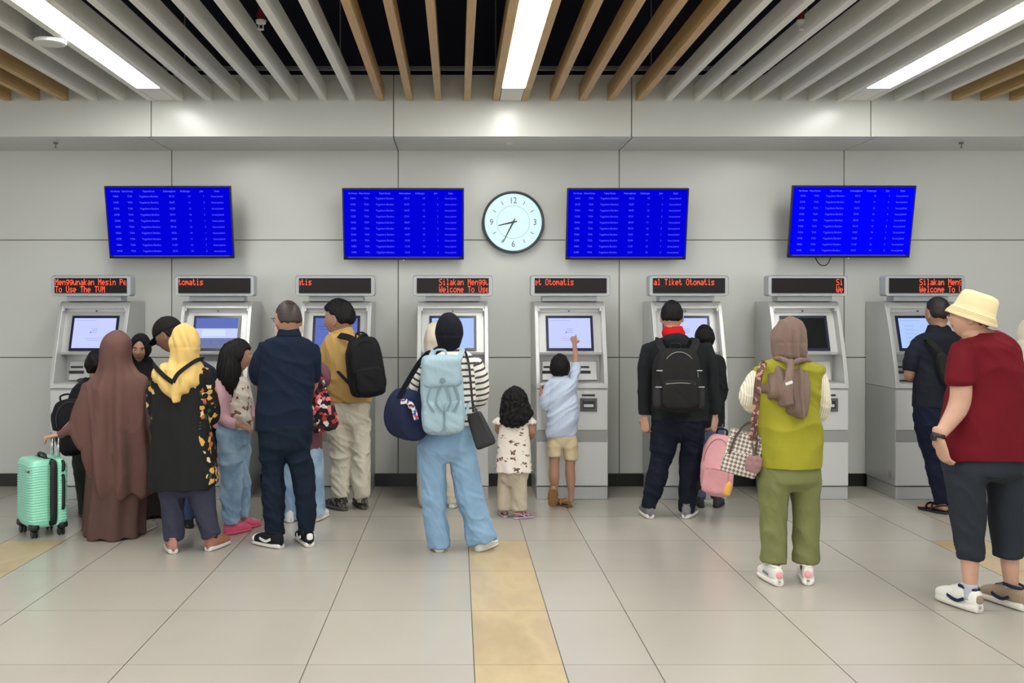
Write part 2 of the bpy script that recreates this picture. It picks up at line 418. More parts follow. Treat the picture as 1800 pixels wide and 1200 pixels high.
# strip lamps
lampm = emission('lamp_tube', (255, 255, 250), LAMP)
LL = ['bright recessed strip lamp at the left of the ceiling', 'bright recessed strip lamp in the middle of the ceiling', 'bright recessed strip lamp at the right of the ceiling']
for i, xm in enumerate((-2.3885, 0.439, 3.264)):
    t = thing('strip_lamp', LL[i], 'ceiling lamp', (xm, 0, ZSLAT), 'strip lamps between the slats')
    def lm():
        bm = bmesh.new(); box(bm, -0.086, 0.086, -5.5, 7.75, 0.0, 0.006)
        me = bpy.data.meshes.new('diffuser'); bm.to_mesh(me); bm.free(); me.materials.append(lampm); return me
    def lh():
        bm = bmesh.new(); box(bm, -0.086, 0.086, -5.5, 8.2, 0.012, 0.09); box(bm, -0.086, 0.086, 7.755, 8.2, 0.0, 0.012)
        me = bpy.data.meshes.new('lamp_housing'); bm.to_mesh(me); bm.free(); me.materials.append(white_s); return me
    link('diffuser', shared('lm', lm), t); link('lamp_housing', shared('lh', lh), t)

# sprinklers, detector
redm = mat('red_pipe', (120, 24, 30), 0.4); wh = mat('white_plastic', (205, 205, 200), 0.4)
for i, (xx, yy, lb) in enumerate(((-1.232, 6.3, 'red fire sprinkler hanging between the white slats at the left'), (2.17, 6.3, 'red fire sprinkler hanging between the white slats at the right'))):
    t = thing('sprinkler', lb, 'sprinkler', (xx, yy, 3.33), 'red sprinklers between the slats')
    bm = bmesh.new(); tube(bm, [(0, 0, 0.06, 0.018), (0, 0, 0.6, 0.018)], n=1); tube(bm, [(0, 0, 0.06, 0.026), (0, 0, 0.10, 0.026)], n=1)
    obj('pipe', bm, redm, t, smooth=False)
    bm = bmesh.new(); tube(bm, [(0, 0, 0.035, 0.03), (0, 0, 0.055, 0.034)], n=1); tube(bm, [(-.014, 0, 0.035, 0.004), (-.012, 0, 0.0, 0.004)], seg=6, n=1); tube(bm, [(.014, 0, 0.035, 0.004), (.012, 0, 0.0, 0.004)], seg=6, n=1)
    tube(bm, [(0, 0, -0.004, 0.018), (0, 0, 0.0, 0.018)], n=1)
    obj('sprinkler_head', bm, wh, t)
t = thing('smoke_detector', 'round white smoke detector on the white slats at upper left', 'smoke detector', (-2.590, 6.38, 3.26))
bm = bmesh.new(); tube(bm, [(0, 0, -0.005, 0.075), (0, 0, 0.0, 0.095), (0, 0, 0.02, 0.098), (0, 0, 0.025, 0.09)], seg=32, n=1); obj('cover', bm, wh, t)
bm = bmesh.new(); tube(bm, [(0, 0, 0.02, 0.05), (0, 0, 0.16, 0.05)], seg=20, n=1); obj('base', bm, mat('det_grey', (130, 130, 128), 0.5), t)
for px, py, lb in ((98, 243, 'tiny pendent sprinkler under the bulkhead at far left'), (1690, 256, 'tiny pendent sprinkler under the bulkhead at far right'), (895, 256, 'tiny sprinkler cover under the bulkhead above the clock')):
    bm = bmesh.new(); tube(bm, [(0, 0, -0.04, 0.004), (0, 0, 0.0, 0.004)], seg=6, n=1); tube(bm, [(0, 0, -0.012, 0.018), (0, 0, 0.001, 0.022)], seg=12, n=1)
    tube(bm, [(0, 0, -0.044, 0.012), (0, 0, -0.040, 0.012)], seg=10, n=1)
    if px == 895: bm.free(); bm = bmesh.new(); tube(bm, [(0, 0, -0.008, 0.03), (0, 0, 0.001, 0.034)], seg=16, n=1)
    tag(obj('pendent_sprinkler', bm, wh if px == 895 else mat('sprinkler_grey', (90, 90, 88), 0.4), loc=(X(px, 8.5), 8.5, ZS)), lb, 'sprinkler')

# ------------------------------------------------------------------ text
def text_bm(bm, s, x, z, size, y=0.0, align='LEFT', mi=0, sx=1.0, ext=0.0008, rot=None):
    cu = bpy.data.curves.new('t', 'FONT'); cu.body = s; cu.size = size; cu.align_x = align; cu.resolution_u = 2; cu.extrude = ext
    o = bpy.data.objects.new('t', cu); C.objects.link(o)
    dg = bpy.context.evaluated_depsgraph_get(); dg.update()
    me = bpy.data.meshes.new_from_object(o.evaluated_get(dg)); bpy.data.objects.remove(o); bpy.data.curves.remove(cu)
    R = Matrix.Translation((x, y, z)) @ (rot if rot is not None else Matrix.Rotation(math.radians(90), 4, 'X')) @ Matrix.Diagonal((sx, 1, 1, 1))
    me.transform(R); n0 = len(bm.faces); bm.from_mesh(me); bm.faces.ensure_lookup_table()
    for f in bm.faces[n0:]: f.material_index = mi
    bpy.data.meshes.remove(me)

# ------------------------------------------------------------------ departure screens
tvblack = mat('tv_black', (10, 10, 14), 0.3)
tvblue = emission('tv_blue', (3, 2, 212), 1.0)
tvblue_c = emission('tv_blue_bright', (2, 2, 250), 1.0)
tvtext = emission('tv_text', (92, 92, 252), 1.0)
tvtext_h = emission('tv_text_head', (104, 112, 255), 1.0)
def tv_text():
    bm = bmesh.new(); W = 1.02; x0 = -W / 2
    heads = [('No Kereta', 0.035), ('Nama Kereta', 0.125), ('Tujuan Kereta', 0.295), ('Keberangkatan', 0.465), ('Kedatangan', 0.605), ('Jalur', 0.765), ('Status', 0.885)]
    for s, u in heads: text_bm(bm, s, x0 + u * W, 0.262, 0.021, mi=1, sx=0.82)
    T = ['05:12', '06:07', '06:55', '07:41', '08:34', '09:10', '10:02', '10:48', '11:30', '12:15']
    for r in range(10):
        z = 0.218 - r * 0.0525
        text_bm(bm, '%d%s' % (540 + r, 'AB'[r % 2]), x0 + 0.05 * W, z, 0.024, sx=0.9)
        text_bm(bm, 'YIA', x0 + 0.165 * W, z, 0.024, sx=1.2)
        text_bm(bm, 'Yogyakarta Bandara', x0 + 0.265 * W, z, 0.023, sx=0.86)
        text_bm(bm, T[r], x0 + 0.51 * W, z, 0.024, sx=0.85)
        text_bm(bm, '1%d' % (r % 3), x0 + 0.665 * W, z, 0.022)
        text_bm(bm, str(1 + r % 2), x0 + 0.79 * W, z, 0.022)
        text_bm(bm, 'Sesuai Jadwal', x0 + 0.855 * W, z, 0.020, sx=0.95)
    box(bm, x0 + 0.02, -x0 - 0.02, -0.0005, 0.0005, -0.292, -0.288)
    me = bpy.data.meshes.new('screen_text'); bm.to_mesh(me); bm.free(); me.materials.append(tvtext); me.materials.append(tvtext_h); return me
tvt = tv_text()
TVS = [(298, 391, 8.62, 'blue departure screen on the wall at far left, above the first kiosks', 222, -2), (709, 394, 8.72, 'blue departure screen left of the clock', 213, 0),
       (1102, 394, 8.72, 'blue departure screen right of the clock', 213, 0), (1497, 390, 8.66, 'blue departure screen at far right, cable looping below it', 217, 1)]
for i, (px, py, yy, lb, wpx, rz) in enumerate(TVS):
    t = thing('departure_screen', lb, 'display screen', (X(px, yy), yy, Z(py, yy)), 'blue departure screens on the wall')
    t.rotation_euler = (math.radians(12.5), 0, math.radians(rz * 0.4))
    W2 = wpx / 2 * yy / F; H2 = 0.313
    bm = bmesh.new(); box(bm, -W2, W2, 0, 0.03, -H2, H2); box(bm, -W2 + .12, W2 - .12, 0.03, 0.055, -H2 + .03, H2 - .08)
    obj('case', bm, tvblack, t, bevel=0.004)
    bm = bmesh.new(); box(bm, -W2 + 0.012, W2 - 0.012, -0.002, 0.002, -H2 + 0.028, H2 - 0.012); obj('screen', bm, tvblue if i != 3 else tvblue_c, t)
    o = link('screen_text', tvt, t); o.location = (0, -0.0035, 0.0); o.scale = (W2 / 0.53, 1, 1)
    for bx in (-0.2, 0.16):
        bm = bmesh.new(); box(bm, bx, bx + 0.04, 0.05, (WALL - yy) / math.cos(math.radians(12.5)) - 0.035, -0.12, 0.12)
        obj('wall_bracket', bm, tvblack, t)
    if i in (1, 3):
        bm = bmesh.new(); squad(bm, (0.0, 0, -H2 - 0.004), (0.004, 0.003, 0.004), e=1.0, seg=8); obj('standby_light', bm, emission('standby', (215, 225, 255), 1.5), t)
    if i == 3:
        bm = bmesh.new(); tube(bm, [(-0.28, 0.05, -0.27, 0.005), (-0.265, 0.05, -0.33, 0.005), (-0.22, 0.06, -0.385, 0.005), (-0.17, 0.05, -0.385, 0.005), (-0.14, 0.05, -0.33, 0.005), (-0.14, 0.05, -0.27, 0.005)], seg=8)
        obj('cable', bm, tvblack, t, smooth=True)

# ------------------------------------------------------------------ clock
yy = 8.86
t = thing('wall_clock', 'round white wall clock with dark rim between the middle screens', 'clock', (X(902, yy), yy, Z(390.5, yy)))
RC = 54.5 * yy / F
bm = bmesh.new(); n = 72
prof = [(RC - 0.022, -0.012), (RC - 0.018, -0.03), (RC - 0.006, -0.034), (RC, -0.022), (RC, 0.055), (0.01, 0.055)]
rings = [[V(r * math.cos(2 * math.pi * k / n), y, r * math.sin(2 * math.pi * k / n)) for k in range(n)] for r, y in prof]
skin_rings(bm, rings, cap=False); obj('rim', bm, mat('clock_rim', (52, 62, 68), 0.3, 0.3), t, smooth=True)
bm = bmesh.new(); bm.faces.new([bm.verts.new((r_ := RC - 0.02) and (r_ * math.cos(2 * math.pi * k / n), -0.012, r_ * math.sin(2 * math.pi * k / n))) for k in range(n)])
face_m = mat('clock_face', (196, 220, 224), 0.35, emit=(190, 232, 240), estr=0.30)  # faint glow put into the dial material to brighten it
obj('dial', bm, face_m, t)
cnm = mat('clock_num', (70, 98, 104), 0.5)
for s, a in (('12', 90), ('3', 0), ('6', 270), ('9', 180)):
    bm = bmesh.new(); rr = RC * 0.70; text_bm(bm, s, rr * math.cos(math.radians(a)), rr * math.sin(math.radians(a)) - 0.026, 0.078, y=-0.014, align='CENTER', sx=0.85)
    obj('numeral', bm, cnm, t)
for k in range(12):
    if k % 3 == 0: continue
    bm = bmesh.new(); a = math.radians(30 * k); Mx = Matrix.Rotation(-a, 4, 'Y'); box(bm, RC * 0.64, RC * 0.76, -0.015, -0.013, -0.0028, 0.0028, Mx)
    obj('hour_mark', bm, cnm, t)
bm = bmesh.new()
for k in range(120):
    a0 = 2 * math.pi * k / 120; a1 = 2 * math.pi * (k + 1) / 120
    p = [(r * math.cos(a), -0.0135, r * math.sin(a)) for r, a in ((RC * .52, a0), (RC * .535, a0), (RC * .535, a1), (RC * .52, a1))]
    bm.faces.new([bm.verts.new(q) for q in p])
obj('inner_ring', bm, mat('clock_ring', (176, 205, 210), 0.5), t)
def hand_(nm, ang, L, w0, w1, y):
    bm = bmesh.new(); p = [(-0.035, -w1), (-0.035, w1), (0, w0), (L, w1), (L, -w1), (0, -w0)]
    a = [bm.verts.new((u, y, v)) for u, v in p]; b = [bm.verts.new((u, y - 0.002, v)) for u, v in p]
    bm.faces.new(a); bm.faces.new(b[::-1])
    for i in range(6): bm.faces.new((a[i], a[(i + 1) % 6], b[(i + 1) % 6], b[i]))
    bmesh.ops.transform(bm, matrix=Matrix.Rotation(-math.radians(ang), 4, 'Y'), verts=bm.verts)
    obj(nm, bm, mat('clock_hand', (22, 34, 38), 0.4), t)
hand_('hour_hand', 193, 0.135, 0.008, 0.004, -0.017)
hand_('minute_hand', 243, 0.205, 0.007, 0.003, -0.021)
bm = bmesh.new(); tube(bm, [(0, -0.012, 0, 0.01), (0, -0.026, 0, 0.008)], n=1, ref=(0, 0, 1)); obj('hub', bm, M['clock_hand'], t)

# ------------------------------------------------------------------ LED text (dot matrix)
G = {'M': '10001 11011 10101 10101 10001 10001 10001', 'e': '00000 00000 01110 10001 11111 10000 01110', 'n': '00000 00000 10110 11001 10001 10001 10001',
     'g': '00000 01111 10001 10001 01111 00001 01110', 'u': '00000 00000 10001 10001 10001 10011 01101', 'a': '00000 00000 01110 00001 01111 10001 01111',
     'k': '10000 10000 10010 10100 11000 10100 10010', 's': '00000 00000 01111 10000 01110 00001 11110', 'i': '00100 00000 01100 00100 00100 00100 01110',
     'P': '11110 10001 10001 11110 10000 10000 10000', 'T': '11111 00100 00100 00100 00100 00100 00100', 'o': '00000 00000 01110 10001 10001 10001 01110',
     'U': '10001 10001 10001 10001 10001 10001 01110', 'h': '10000 10000 10110 11001 10001 10001 10001', 'V': '10001 10001 10001 10001 10001 01010 00100',
     't': '01000 01000 11100 01000 01000 01001 00110', 'O': '01110 10001 10001 10001 10001 10001 01110', 'm': '00000 00000 11010 10101 10101 10001 10001',
     'l': '01100 00100 00100 00100 00100 00100 01110', 'S': '01111 10000 10000 01110 00001 00001 11110', 'W': '10001 10001 10001 10101 10101 10101 01010',
     'c': '00000 00000 01110 10000 10000 10001 01110', ' ': '00000 00000 00000 00000 00000 00000 00000'}
def led(bm, s, x, z, cw, ch, xmin, xmax):
    dx = cw / 6.0; dz = ch / 8.0
    for ci, c in enumerate(s):
        for r, row in enumerate(G[c].split()):
            for q, b_ in enumerate(row):
                if b_ == '1':
                    xx = x + ci * cw + q * dx; zz = z + (6 - r) * dz
                    if xmin <= xx and xx + dx <= xmax: box(bm, xx, xx + dx * 0.93, -0.0015, 0.0, zz, zz + dz * 0.85)

# ------------------------------------------------------------------ ticket kiosks
silver = mat('kiosk_silver', (176, 177, 176), 0.36, 0.35, var=0.02, vscale=2)
silver_l = mat('kiosk_light', (196, 197, 195), 0.36, 0.3)
silver_d = mat('kiosk_grey', (152, 153, 151), 0.45, 0.3)  # darker silver of the belt panel and side port
slot_m = mat('kiosk_slot', (24, 25, 26), 0.35); bez = mat('kiosk_bezel', (34, 38, 62), 0.25)
signm = mat('sign_case', (178, 182, 184), 0.4, 0.2); ledoff = mat('led_off', (14, 5, 5), 0.35, spec=0.25)
ledon = emission('led_red', (255, 92, 62), 1.7)
KX = [X(163, 8.45), X(379, 8.45), X(590, 8.45), X(796, 8.45), X(1002, 8.45), X(1209, 8.45), X(1417, 8.45), X(1622, 8.45)]
def rr_frame(bm, w, z0, z1, y0, y1):  # curved side profile
    pts = [(0.0, 0.92), (0.0, 0.965), (0.012, 1.03), (0.04, 1.14), (0.08, 1.26), (0.125, 1.40), (0.172, 1.53), (0.205, 1.605), (0.225, 1.635), (0.26, 1.645), (0.61, 1.645), (0.61, 0.92)]
    return pts
PROF = rr_frame(None, 0, 0, 0, 0, 0)
def mk(fn, m, bevel=0):
    def f():
        bm = bmesh.new(); fn(bm); bmesh.ops.recalc_face_normals(bm, faces=bm.faces); me = bpy.data.meshes.new('k'); bm.to_mesh(me); bm.free()
        for mm in (m if isinstance(m, list) else [m]): me.materials.append(mm)
        return me
    return f
HW = 0.298
def k_cabinet(bm): box(bm, -HW, HW, 0.012, 0.61, 0.11, 0.918)
def k_door(bm): box(bm, -HW + 0.004, HW - 0.004, 0, 0.012, 0.575, 0.905); box(bm, -HW + 0.004, HW - 0.004, 0, 0.012, 0.115, 0.478)
def k_belt(bm): box(bm, -HW + 0.004, HW - 0.004, 0.0015, 0.012, 0.482, 0.571)
def k_plinth(bm): box(bm, -HW + 0.004, HW - 0.004, 0.012, 0.60, 0, 0.105)
def k_house(bm):
    for s in (-1, 1): prism(bm, PROF, s * HW, s * (HW - 0.032))
    prism(bm, [(0.196, 1.585), (0.205, 1.605), (0.225, 1.635), (0.26, 1.645), (0.61, 1.645), (0.61, 1.585)], -HW + 0.031, HW - 0.031)
    prism(bm, [(0.0, 0.92), (0.0, 0.955), (0.004, 0.963), (0.30, 0.963), (0.30, 0.92)], -HW + 0.031, HW - 0.031)
    box(bm, -HW + 0.031, HW - 0.031, 0.56, 0.61, 0.92, 1.60)
    # fillets in the corners of the opening
    for s in (-1, 1):
        for k in range(5):
            a0 = k * math.pi / 10; x = s * (HW - 0.031 - 0.03 * (1 - math.sin(a0)))
        prism(bm, [(0.19, 1.56), (0.20, 1.59), (0.5, 1.59), (0.5, 1.56)], s * (HW - 0.031), s * (HW - 0.045))
def k_panel(bm):  # tilted screen carrier
    w = HW - 0.033
    pts = [(0.155, 1.195), (0.15, 1.215), (0.262, 1.555), (0.262, 1.585), (0.555, 1.585), (0.555, 1.195)]
    prism(bm, pts, -w, w)
def k_recess(bm):
    w = HW - 0.033; box(bm, -w, w, 0.27, 0.29, 0.963, 1.195)
def k_plate(bm):
    w = HW - 0.06; prism(bm, [(0.225, 0.975), (0.255, 1.135), (0.27, 1.135), (0.27, 0.975)], -w + 0.01, w)
def k_slots(bm, c):
    for sx in (c,):
        for dz, hw, hh in ((1.085, 0.052, 0.0085), (1.042, 0.063, 0.0125)):
            y = 0.225 + (dz - 0.975) * 0.03 / 0.16; box(bm, sx - hw, sx + hw, y - 0.006, y + 0.01, dz - hh, dz + hh)
def k_keypad(bm):
    box(bm, -0.12, 0.06, 0.13, 0.21, 0.963, 0.99)
    for i in range(4):
        for j in range(3): box(bm, -0.105 + i * 0.04, -0.078 + i * 0.04, 0.136 + j * 0.024, 0.152 + j * 0.024, 0.99, 0.996)
tilt = math.atan2(0.262 - 0.15, 1.555 - 1.215)
TM = Matrix.Translation((0, 0.150 + 0.165 * math.sin(tilt) , 1.215 + 0.165 * math.cos(tilt))) @ Matrix.Rotation(-tilt, 4, 'X')
def k_bezel(bm): box(bm, -0.2, 0.2, -0.012, 0.004, -0.155, 0.155, TM)
def k_screen(bm): box(bm, -0.178, 0.178, -0.0135, -0.010, -0.132, 0.132, TM)
def k_cam(bm): tube(bm, [(0, 0.248 - .004, 1.562, 0.006), (0, 0.256, 1.562, 0.006)], n=1, ref=(0, 0, 1))
def k_tray(bm):
    x0, x1 = 0.065, 0.205; z0, z1 = 0.73, 0.84
    box(bm, x0, x0 + 0.02, -0.010, 0.004, z0, z1); box(bm, x1 - 0.02, x1, -0.010, 0.004, z0, z1); box(bm, x0 + .02, x1 - .02, -0.010, 0.004, z0, z0 + 0.024); box(bm, x0 + .02, x1 - .02, -0.010, 0.004, z1 - 0.024, z1)
    box(bm, x0 + .02, x1 - .02, -0.002, 0.004, z0 + .024, z1 - .024, mi=1)
def k_flap(bm): box(bm, 0.095, 0.175, -0.012, -0.002, 0.768, 0.79)
def k_rslot(bm): box(bm, 0.08, 0.188, -0.004, 0.004, 0.857, 0.873)
def k_neck(bm): box(bm, -0.232, 0.232, 0.19, 0.34, 1.645, 1.69)
def k_sign(bm):
    prof = []; w, z0, z1, r = 0.335, 1.688, 1.862, 0.022
    for cx, cz, a0 in ((w - r, z1 - r, 0), (-w + r, z1 - r, 90), (-w + r, z0 + r, 180), (w - r, z0 + r, 270)):
        for k in range(5): a = math.radians(a0 + k * 22.5); prof.append((cx + r * math.cos(a), cz + r * math.sin(a)))
    skin_rings(bm, [[V(x * s, y, 1.775 + (z - 1.775) * s2) for x, z in prof] for y, s, s2 in ((0.123, 0.985, 0.95), (0.115, 0.992, 0.975), (0.125, 1, 1), (0.235, 1, 1))])
def k_led(bm): box(bm, -0.302, 0.302, 0.110, 0.118, 1.712, 1.838)
def k_port(bm):
    tube(bm, [(-HW - 0.004, 0.1, 0.19, 0.03), (-HW + 0.002, 0.1, 0.19, 0.03)], seg=18, n=1)
# screen contents
def ui(i):
    bm = bmesh.new(); y = -0.0145
    def bar(x0, x1, z0, z1, mi=0): box(bm, x0, x1, y - 0.0004, y, z0, z1, TM, mi)
    rnd = random.Random(i)
    if i in (0, 4, 5, 3, 7):
        for k in range(14): bar(-0.16 + k * 0.012, -0.151 + k * 0.012 , 0.108, 0.111)
        if i == 7:
            for r in range(5):
                for k in range(6 + r % 3): bar(-0.13 + k * 0.012, -0.121 + k * 0.012, 0.06 - r * 0.035, 0.064 - r * 0.035)
        else:
            for r in range(3):
                for k in range(4): bar(-0.02 + k * 0.012, -0.012 + k * 0.012, 0.035 - r * 0.016, 0.04 - r * 0.016)
            squadv = [(0.0, 0.0)]
            bar(-0.034, -0.024, 0.002, 0.012, 1)
            for k in range(12): bar(-0.07 + k * 0.012, -0.062 + k * 0.012, -0.052, -0.048)
            for k in range(9): bar(-0.05 + k * 0.012, -0.042 + k * 0.012, -0.068, -0.064)
    elif i == 1:
        bar(-0.178, 0.178, -0.132, -0.045, 2); bar(-0.178, 0.178, 0.04, 0.132, 3); bar(-0.12, 0.075, -0.028, 0.03, 4)
        for k in range(10): bar(-0.13 + k * 0.026, -0.112 + k * 0.026, -0.09 + (k % 3) * 0.01, -0.07 + (k % 2) * 0.012, 3)
    elif i == 2:
        bar(-0.178, 0.178, -0.132, 0.132, 3); bar(-0.15, 0.06, 0.055, 0.062, 1); bar(-0.15, 0.03, 0.03, 0.034, 1); bar(-0.06, 0.08, -0.05, 0.02, 4)
    me = bpy.data.meshes.new('screen_content'); bm.to_mesh(me); bm.free()
    for m_ in (emission('ui_grey', (140, 148, 190), 1), emission('ui_dark', (70, 70, 130), 1), emission('ui_slate', (112, 122, 158), 1), emission('ui_blue', (96, 112, 184), 1), emission('ui_white', (206, 222, 255), 1)): me.materials.append(m_)
    return me
scr_lit = emission('screen_lit', (196, 204, 255), 1.0); scr_lit2 = emission('screen_lit_blue', (172, 198, 252), 1.0); scr_off = mat('screen_off', (26, 30, 32), 0.12)
TXT = {0: [('Menggunakan Mesin Pe', 'T', -0.296), ('To Use The TVM', 'B', -0.296)], 1: [('tomatis', 'T', -0.300)], 2: [('atis', 'T', -0.312)],
       3: [('Silakan Menggu', 'T', -0.115), ('Welcome To Use', 'B', -0.115)], 4: [('et Otomatis', 'T', -0.302)], 5: [('al Tiket Otomatis', 'T', -0.296)],
       6: [('Si', 'T', 0.235), ('We', 'B', 0.235)], 7: [('Silakan Meng', 'T', -0.05), ('Welcome To U', 'B', -0.05)]}
KL = ['silver ticket kiosk at far left, sign reading Menggunakan Mesin Pe', 'silver ticket kiosk second from left, beside the yellow hijab', 'silver ticket kiosk in front of the man in khaki, sign showing atis',
      'silver ticket kiosk behind the woman in the striped shirt', 'silver ticket kiosk whose screen the boy is touching', 'silver ticket kiosk in front of the man in the black jacket',
      'silver ticket kiosk with a switched-off dark screen, behind the woman in olive', 'silver ticket kiosk at far right, its left side panel fully visible']
for i in range(8):
    t = thing('ticket_kiosk', KL[i], 'ticket machine', (KX[i], 8.29, 0), 'ticket kiosks along the wall')
    for nm, fn, m_ in (('cabinet', k_cabinet, silver), ('front_door', k_door, silver_l), ('belt_panel', k_belt, silver_d), ('plinth', k_plinth, silver), ('upper_housing', k_house, silver_l),
                       ('control_recess', k_recess, silver), ('control_plate', k_plate, silver_l), ('keypad', k_keypad, slot_m), ('camera_eye', k_cam, slot_m),
                       ('receipt_slot', k_rslot, slot_m), ('neck', k_neck, signm), ('side_port', k_port, silver_d)):
        o = link(nm, shared('K' + nm, mk(fn, m_)), t)
        if nm in ('cabinet', 'upper_housing', 'front_door', 'plinth', 'neck', 'control_plate'):
            b = o.modifiers.new('bevel', 'BEVEL'); b.width = 0.004; b.segments = 2; b.limit_method = 'ANGLE'
    for c in (-0.165, 0.12): link('card_slot', shared('Kslot%g' % c, mk(lambda bm, c=c: k_slots(bm, c), slot_m)), t)
    o = link('receipt_tray', shared('Ktray', mk(k_tray, [mat('tray_grey', (82, 84, 84), 0.5), slot_m])), t)
    link('tray_flap', shared('Kflap', mk(k_flap, silver_l)), o)
    o = link('screen_panel', shared('Kpanel', mk(k_panel, silver_l)), t)
    link('screen_bezel', shared('Kbez', mk(k_bezel, bez)), o)
    sc = link('touch_screen', shared('Kscr%s' % (i if i == 6 else i in (3, 7)), mk(k_screen, scr_off if i == 6 else (scr_lit2 if i in (3, 7) else scr_lit))), o)
    if i != 6: link('screen_content', ui(i), o)
    s = link('sign_box', shared('Ksign', mk(k_sign, signm)), t)
    link('led_panel', shared('Kled', mk(k_led, ledoff)), s)
    for tx, row, x in TXT[i]:
        bm = bmesh.new(); led(bm, tx, x, 1.779 if row == 'T' else 1.719, 0.0301, 0.060, -0.300, 0.300)
        bmesh.ops.translate(bm, vec=(0, 0.1095, 0), verts=bm.verts); obj('led_text', bm, ledon, s)
# ------------------------------------------------------------------ figures
SKIN = {}
def skinm(key):
    cols = {'tan': (166, 126, 104), 'brown': (146, 108, 90), 'light': (190, 150, 128), 'pale': (206, 166, 142)}
    lips = {'tan': (150, 84, 74), 'brown': (118, 66, 60), 'light': (168, 94, 86), 'pale': (178, 104, 96)}
    if key not in SKIN:
        m = mat('skin_' + key, cols[key], 0.5, var=0.06, vscale=12, spec=0.35); m.node_tree.nodes['Principled BSDF'].inputs['Subsurface Weight'].default_value = 0.08
        m.node_tree.nodes['Principled BSDF'].inputs['Subsurface Radius'].default_value = (0.02, 0.008, 0.004)
        SKIN[key] = [m, mat('lips_' + key, lips[key], 0.45), mat('brow', (34, 24, 20), 0.8), mat('scalp_' + key, (70, 54, 46), 0.7)]
    return SKIN[key]
def head_r(d):
    """unit head (half height 1 = .115 m): direction array -> position array in metres; x right, y forward, z up"""
    x, y, z = d[:, 0], d[:, 1], d[:, 2]
    px = x * 0.077; py = y * 0.094; pz = z * 0.115
    lo = np.clip(-z, 0, 1)
    px = px * (1 - 0.30 * lo ** 1.4); fr = np.clip(y, 0, 1)
    py = np.where(y < 0, py * (1 - 0.42 * lo ** 1.1), py * (1 - 0.10 * lo))
    py = py + 0.004 * (1 - lo) * (y < 0) * (-1)
    g = lambda u, v, su, sv: np.exp(-(((px - u) / su) ** 2 + ((pz - v) / sv) ** 2)) * fr
    nose = g(0, -0.020, 0.011, 0.012) * 0.021 + g(0, 0.0, 0.008, 0.02) * 0.010
    brow = g(0.028, 0.024, 0.022, 0.008) * 0.004 + g(-0.028, 0.024, 0.022, 0.008) * 0.004
    eye = -(g(0.030, 0.008, 0.016, 0.010) + g(-0.030, 0.008, 0.016, 0.010)) * 0.008
    lips = g(0, -0.052, 0.020, 0.005) * 0.008 + g(0, -0.063, 0.017, 0.005) * 0.008 - g(0, -0.0575, 0.02, 0.002) * 0.003
    chin = g(0, -0.092, 0.020, 0.014) * 0.008; cheek = (g(0.042, -0.02, 0.02, 0.02) + g(-0.042, -0.02, 0.02, 0.02)) * 0.004
    py = py + nose + brow + eye + lips + chin + cheek
    return np.stack([px, py, pz], 1)
def sphere_dirs(nu, nv):
    rows = []
    for j in range(nv + 1):
        ph = -math.pi / 2 + math.pi * (j + 0.0) / nv
        ph = max(min(ph, math.pi / 2 - 0.02), -math.pi / 2 + 0.02)
        for i in range(nu):
            th = 2 * math.pi * i / nu; rows.append((math.cos(ph) * math.cos(th), math.cos(ph) * math.sin(th), math.sin(ph)))
    return np.array(rows)
def add_grid(bm, pts, nu, nv, Mx):
    vs_ = [[bm.verts.new(Mx @ Vector(pts[j * nu + i])) for i in range(nu)] for j in range(nv + 1)]
    for j in range(nv):
        for i in range(nu): bm.faces.new((vs_[j][i], vs_[j][(i + 1) % nu], vs_[j + 1][(i + 1) % nu], vs_[j + 1][i]))
    bm.faces.new(vs_[0][::-1]); bm.faces.new(vs_[-1])

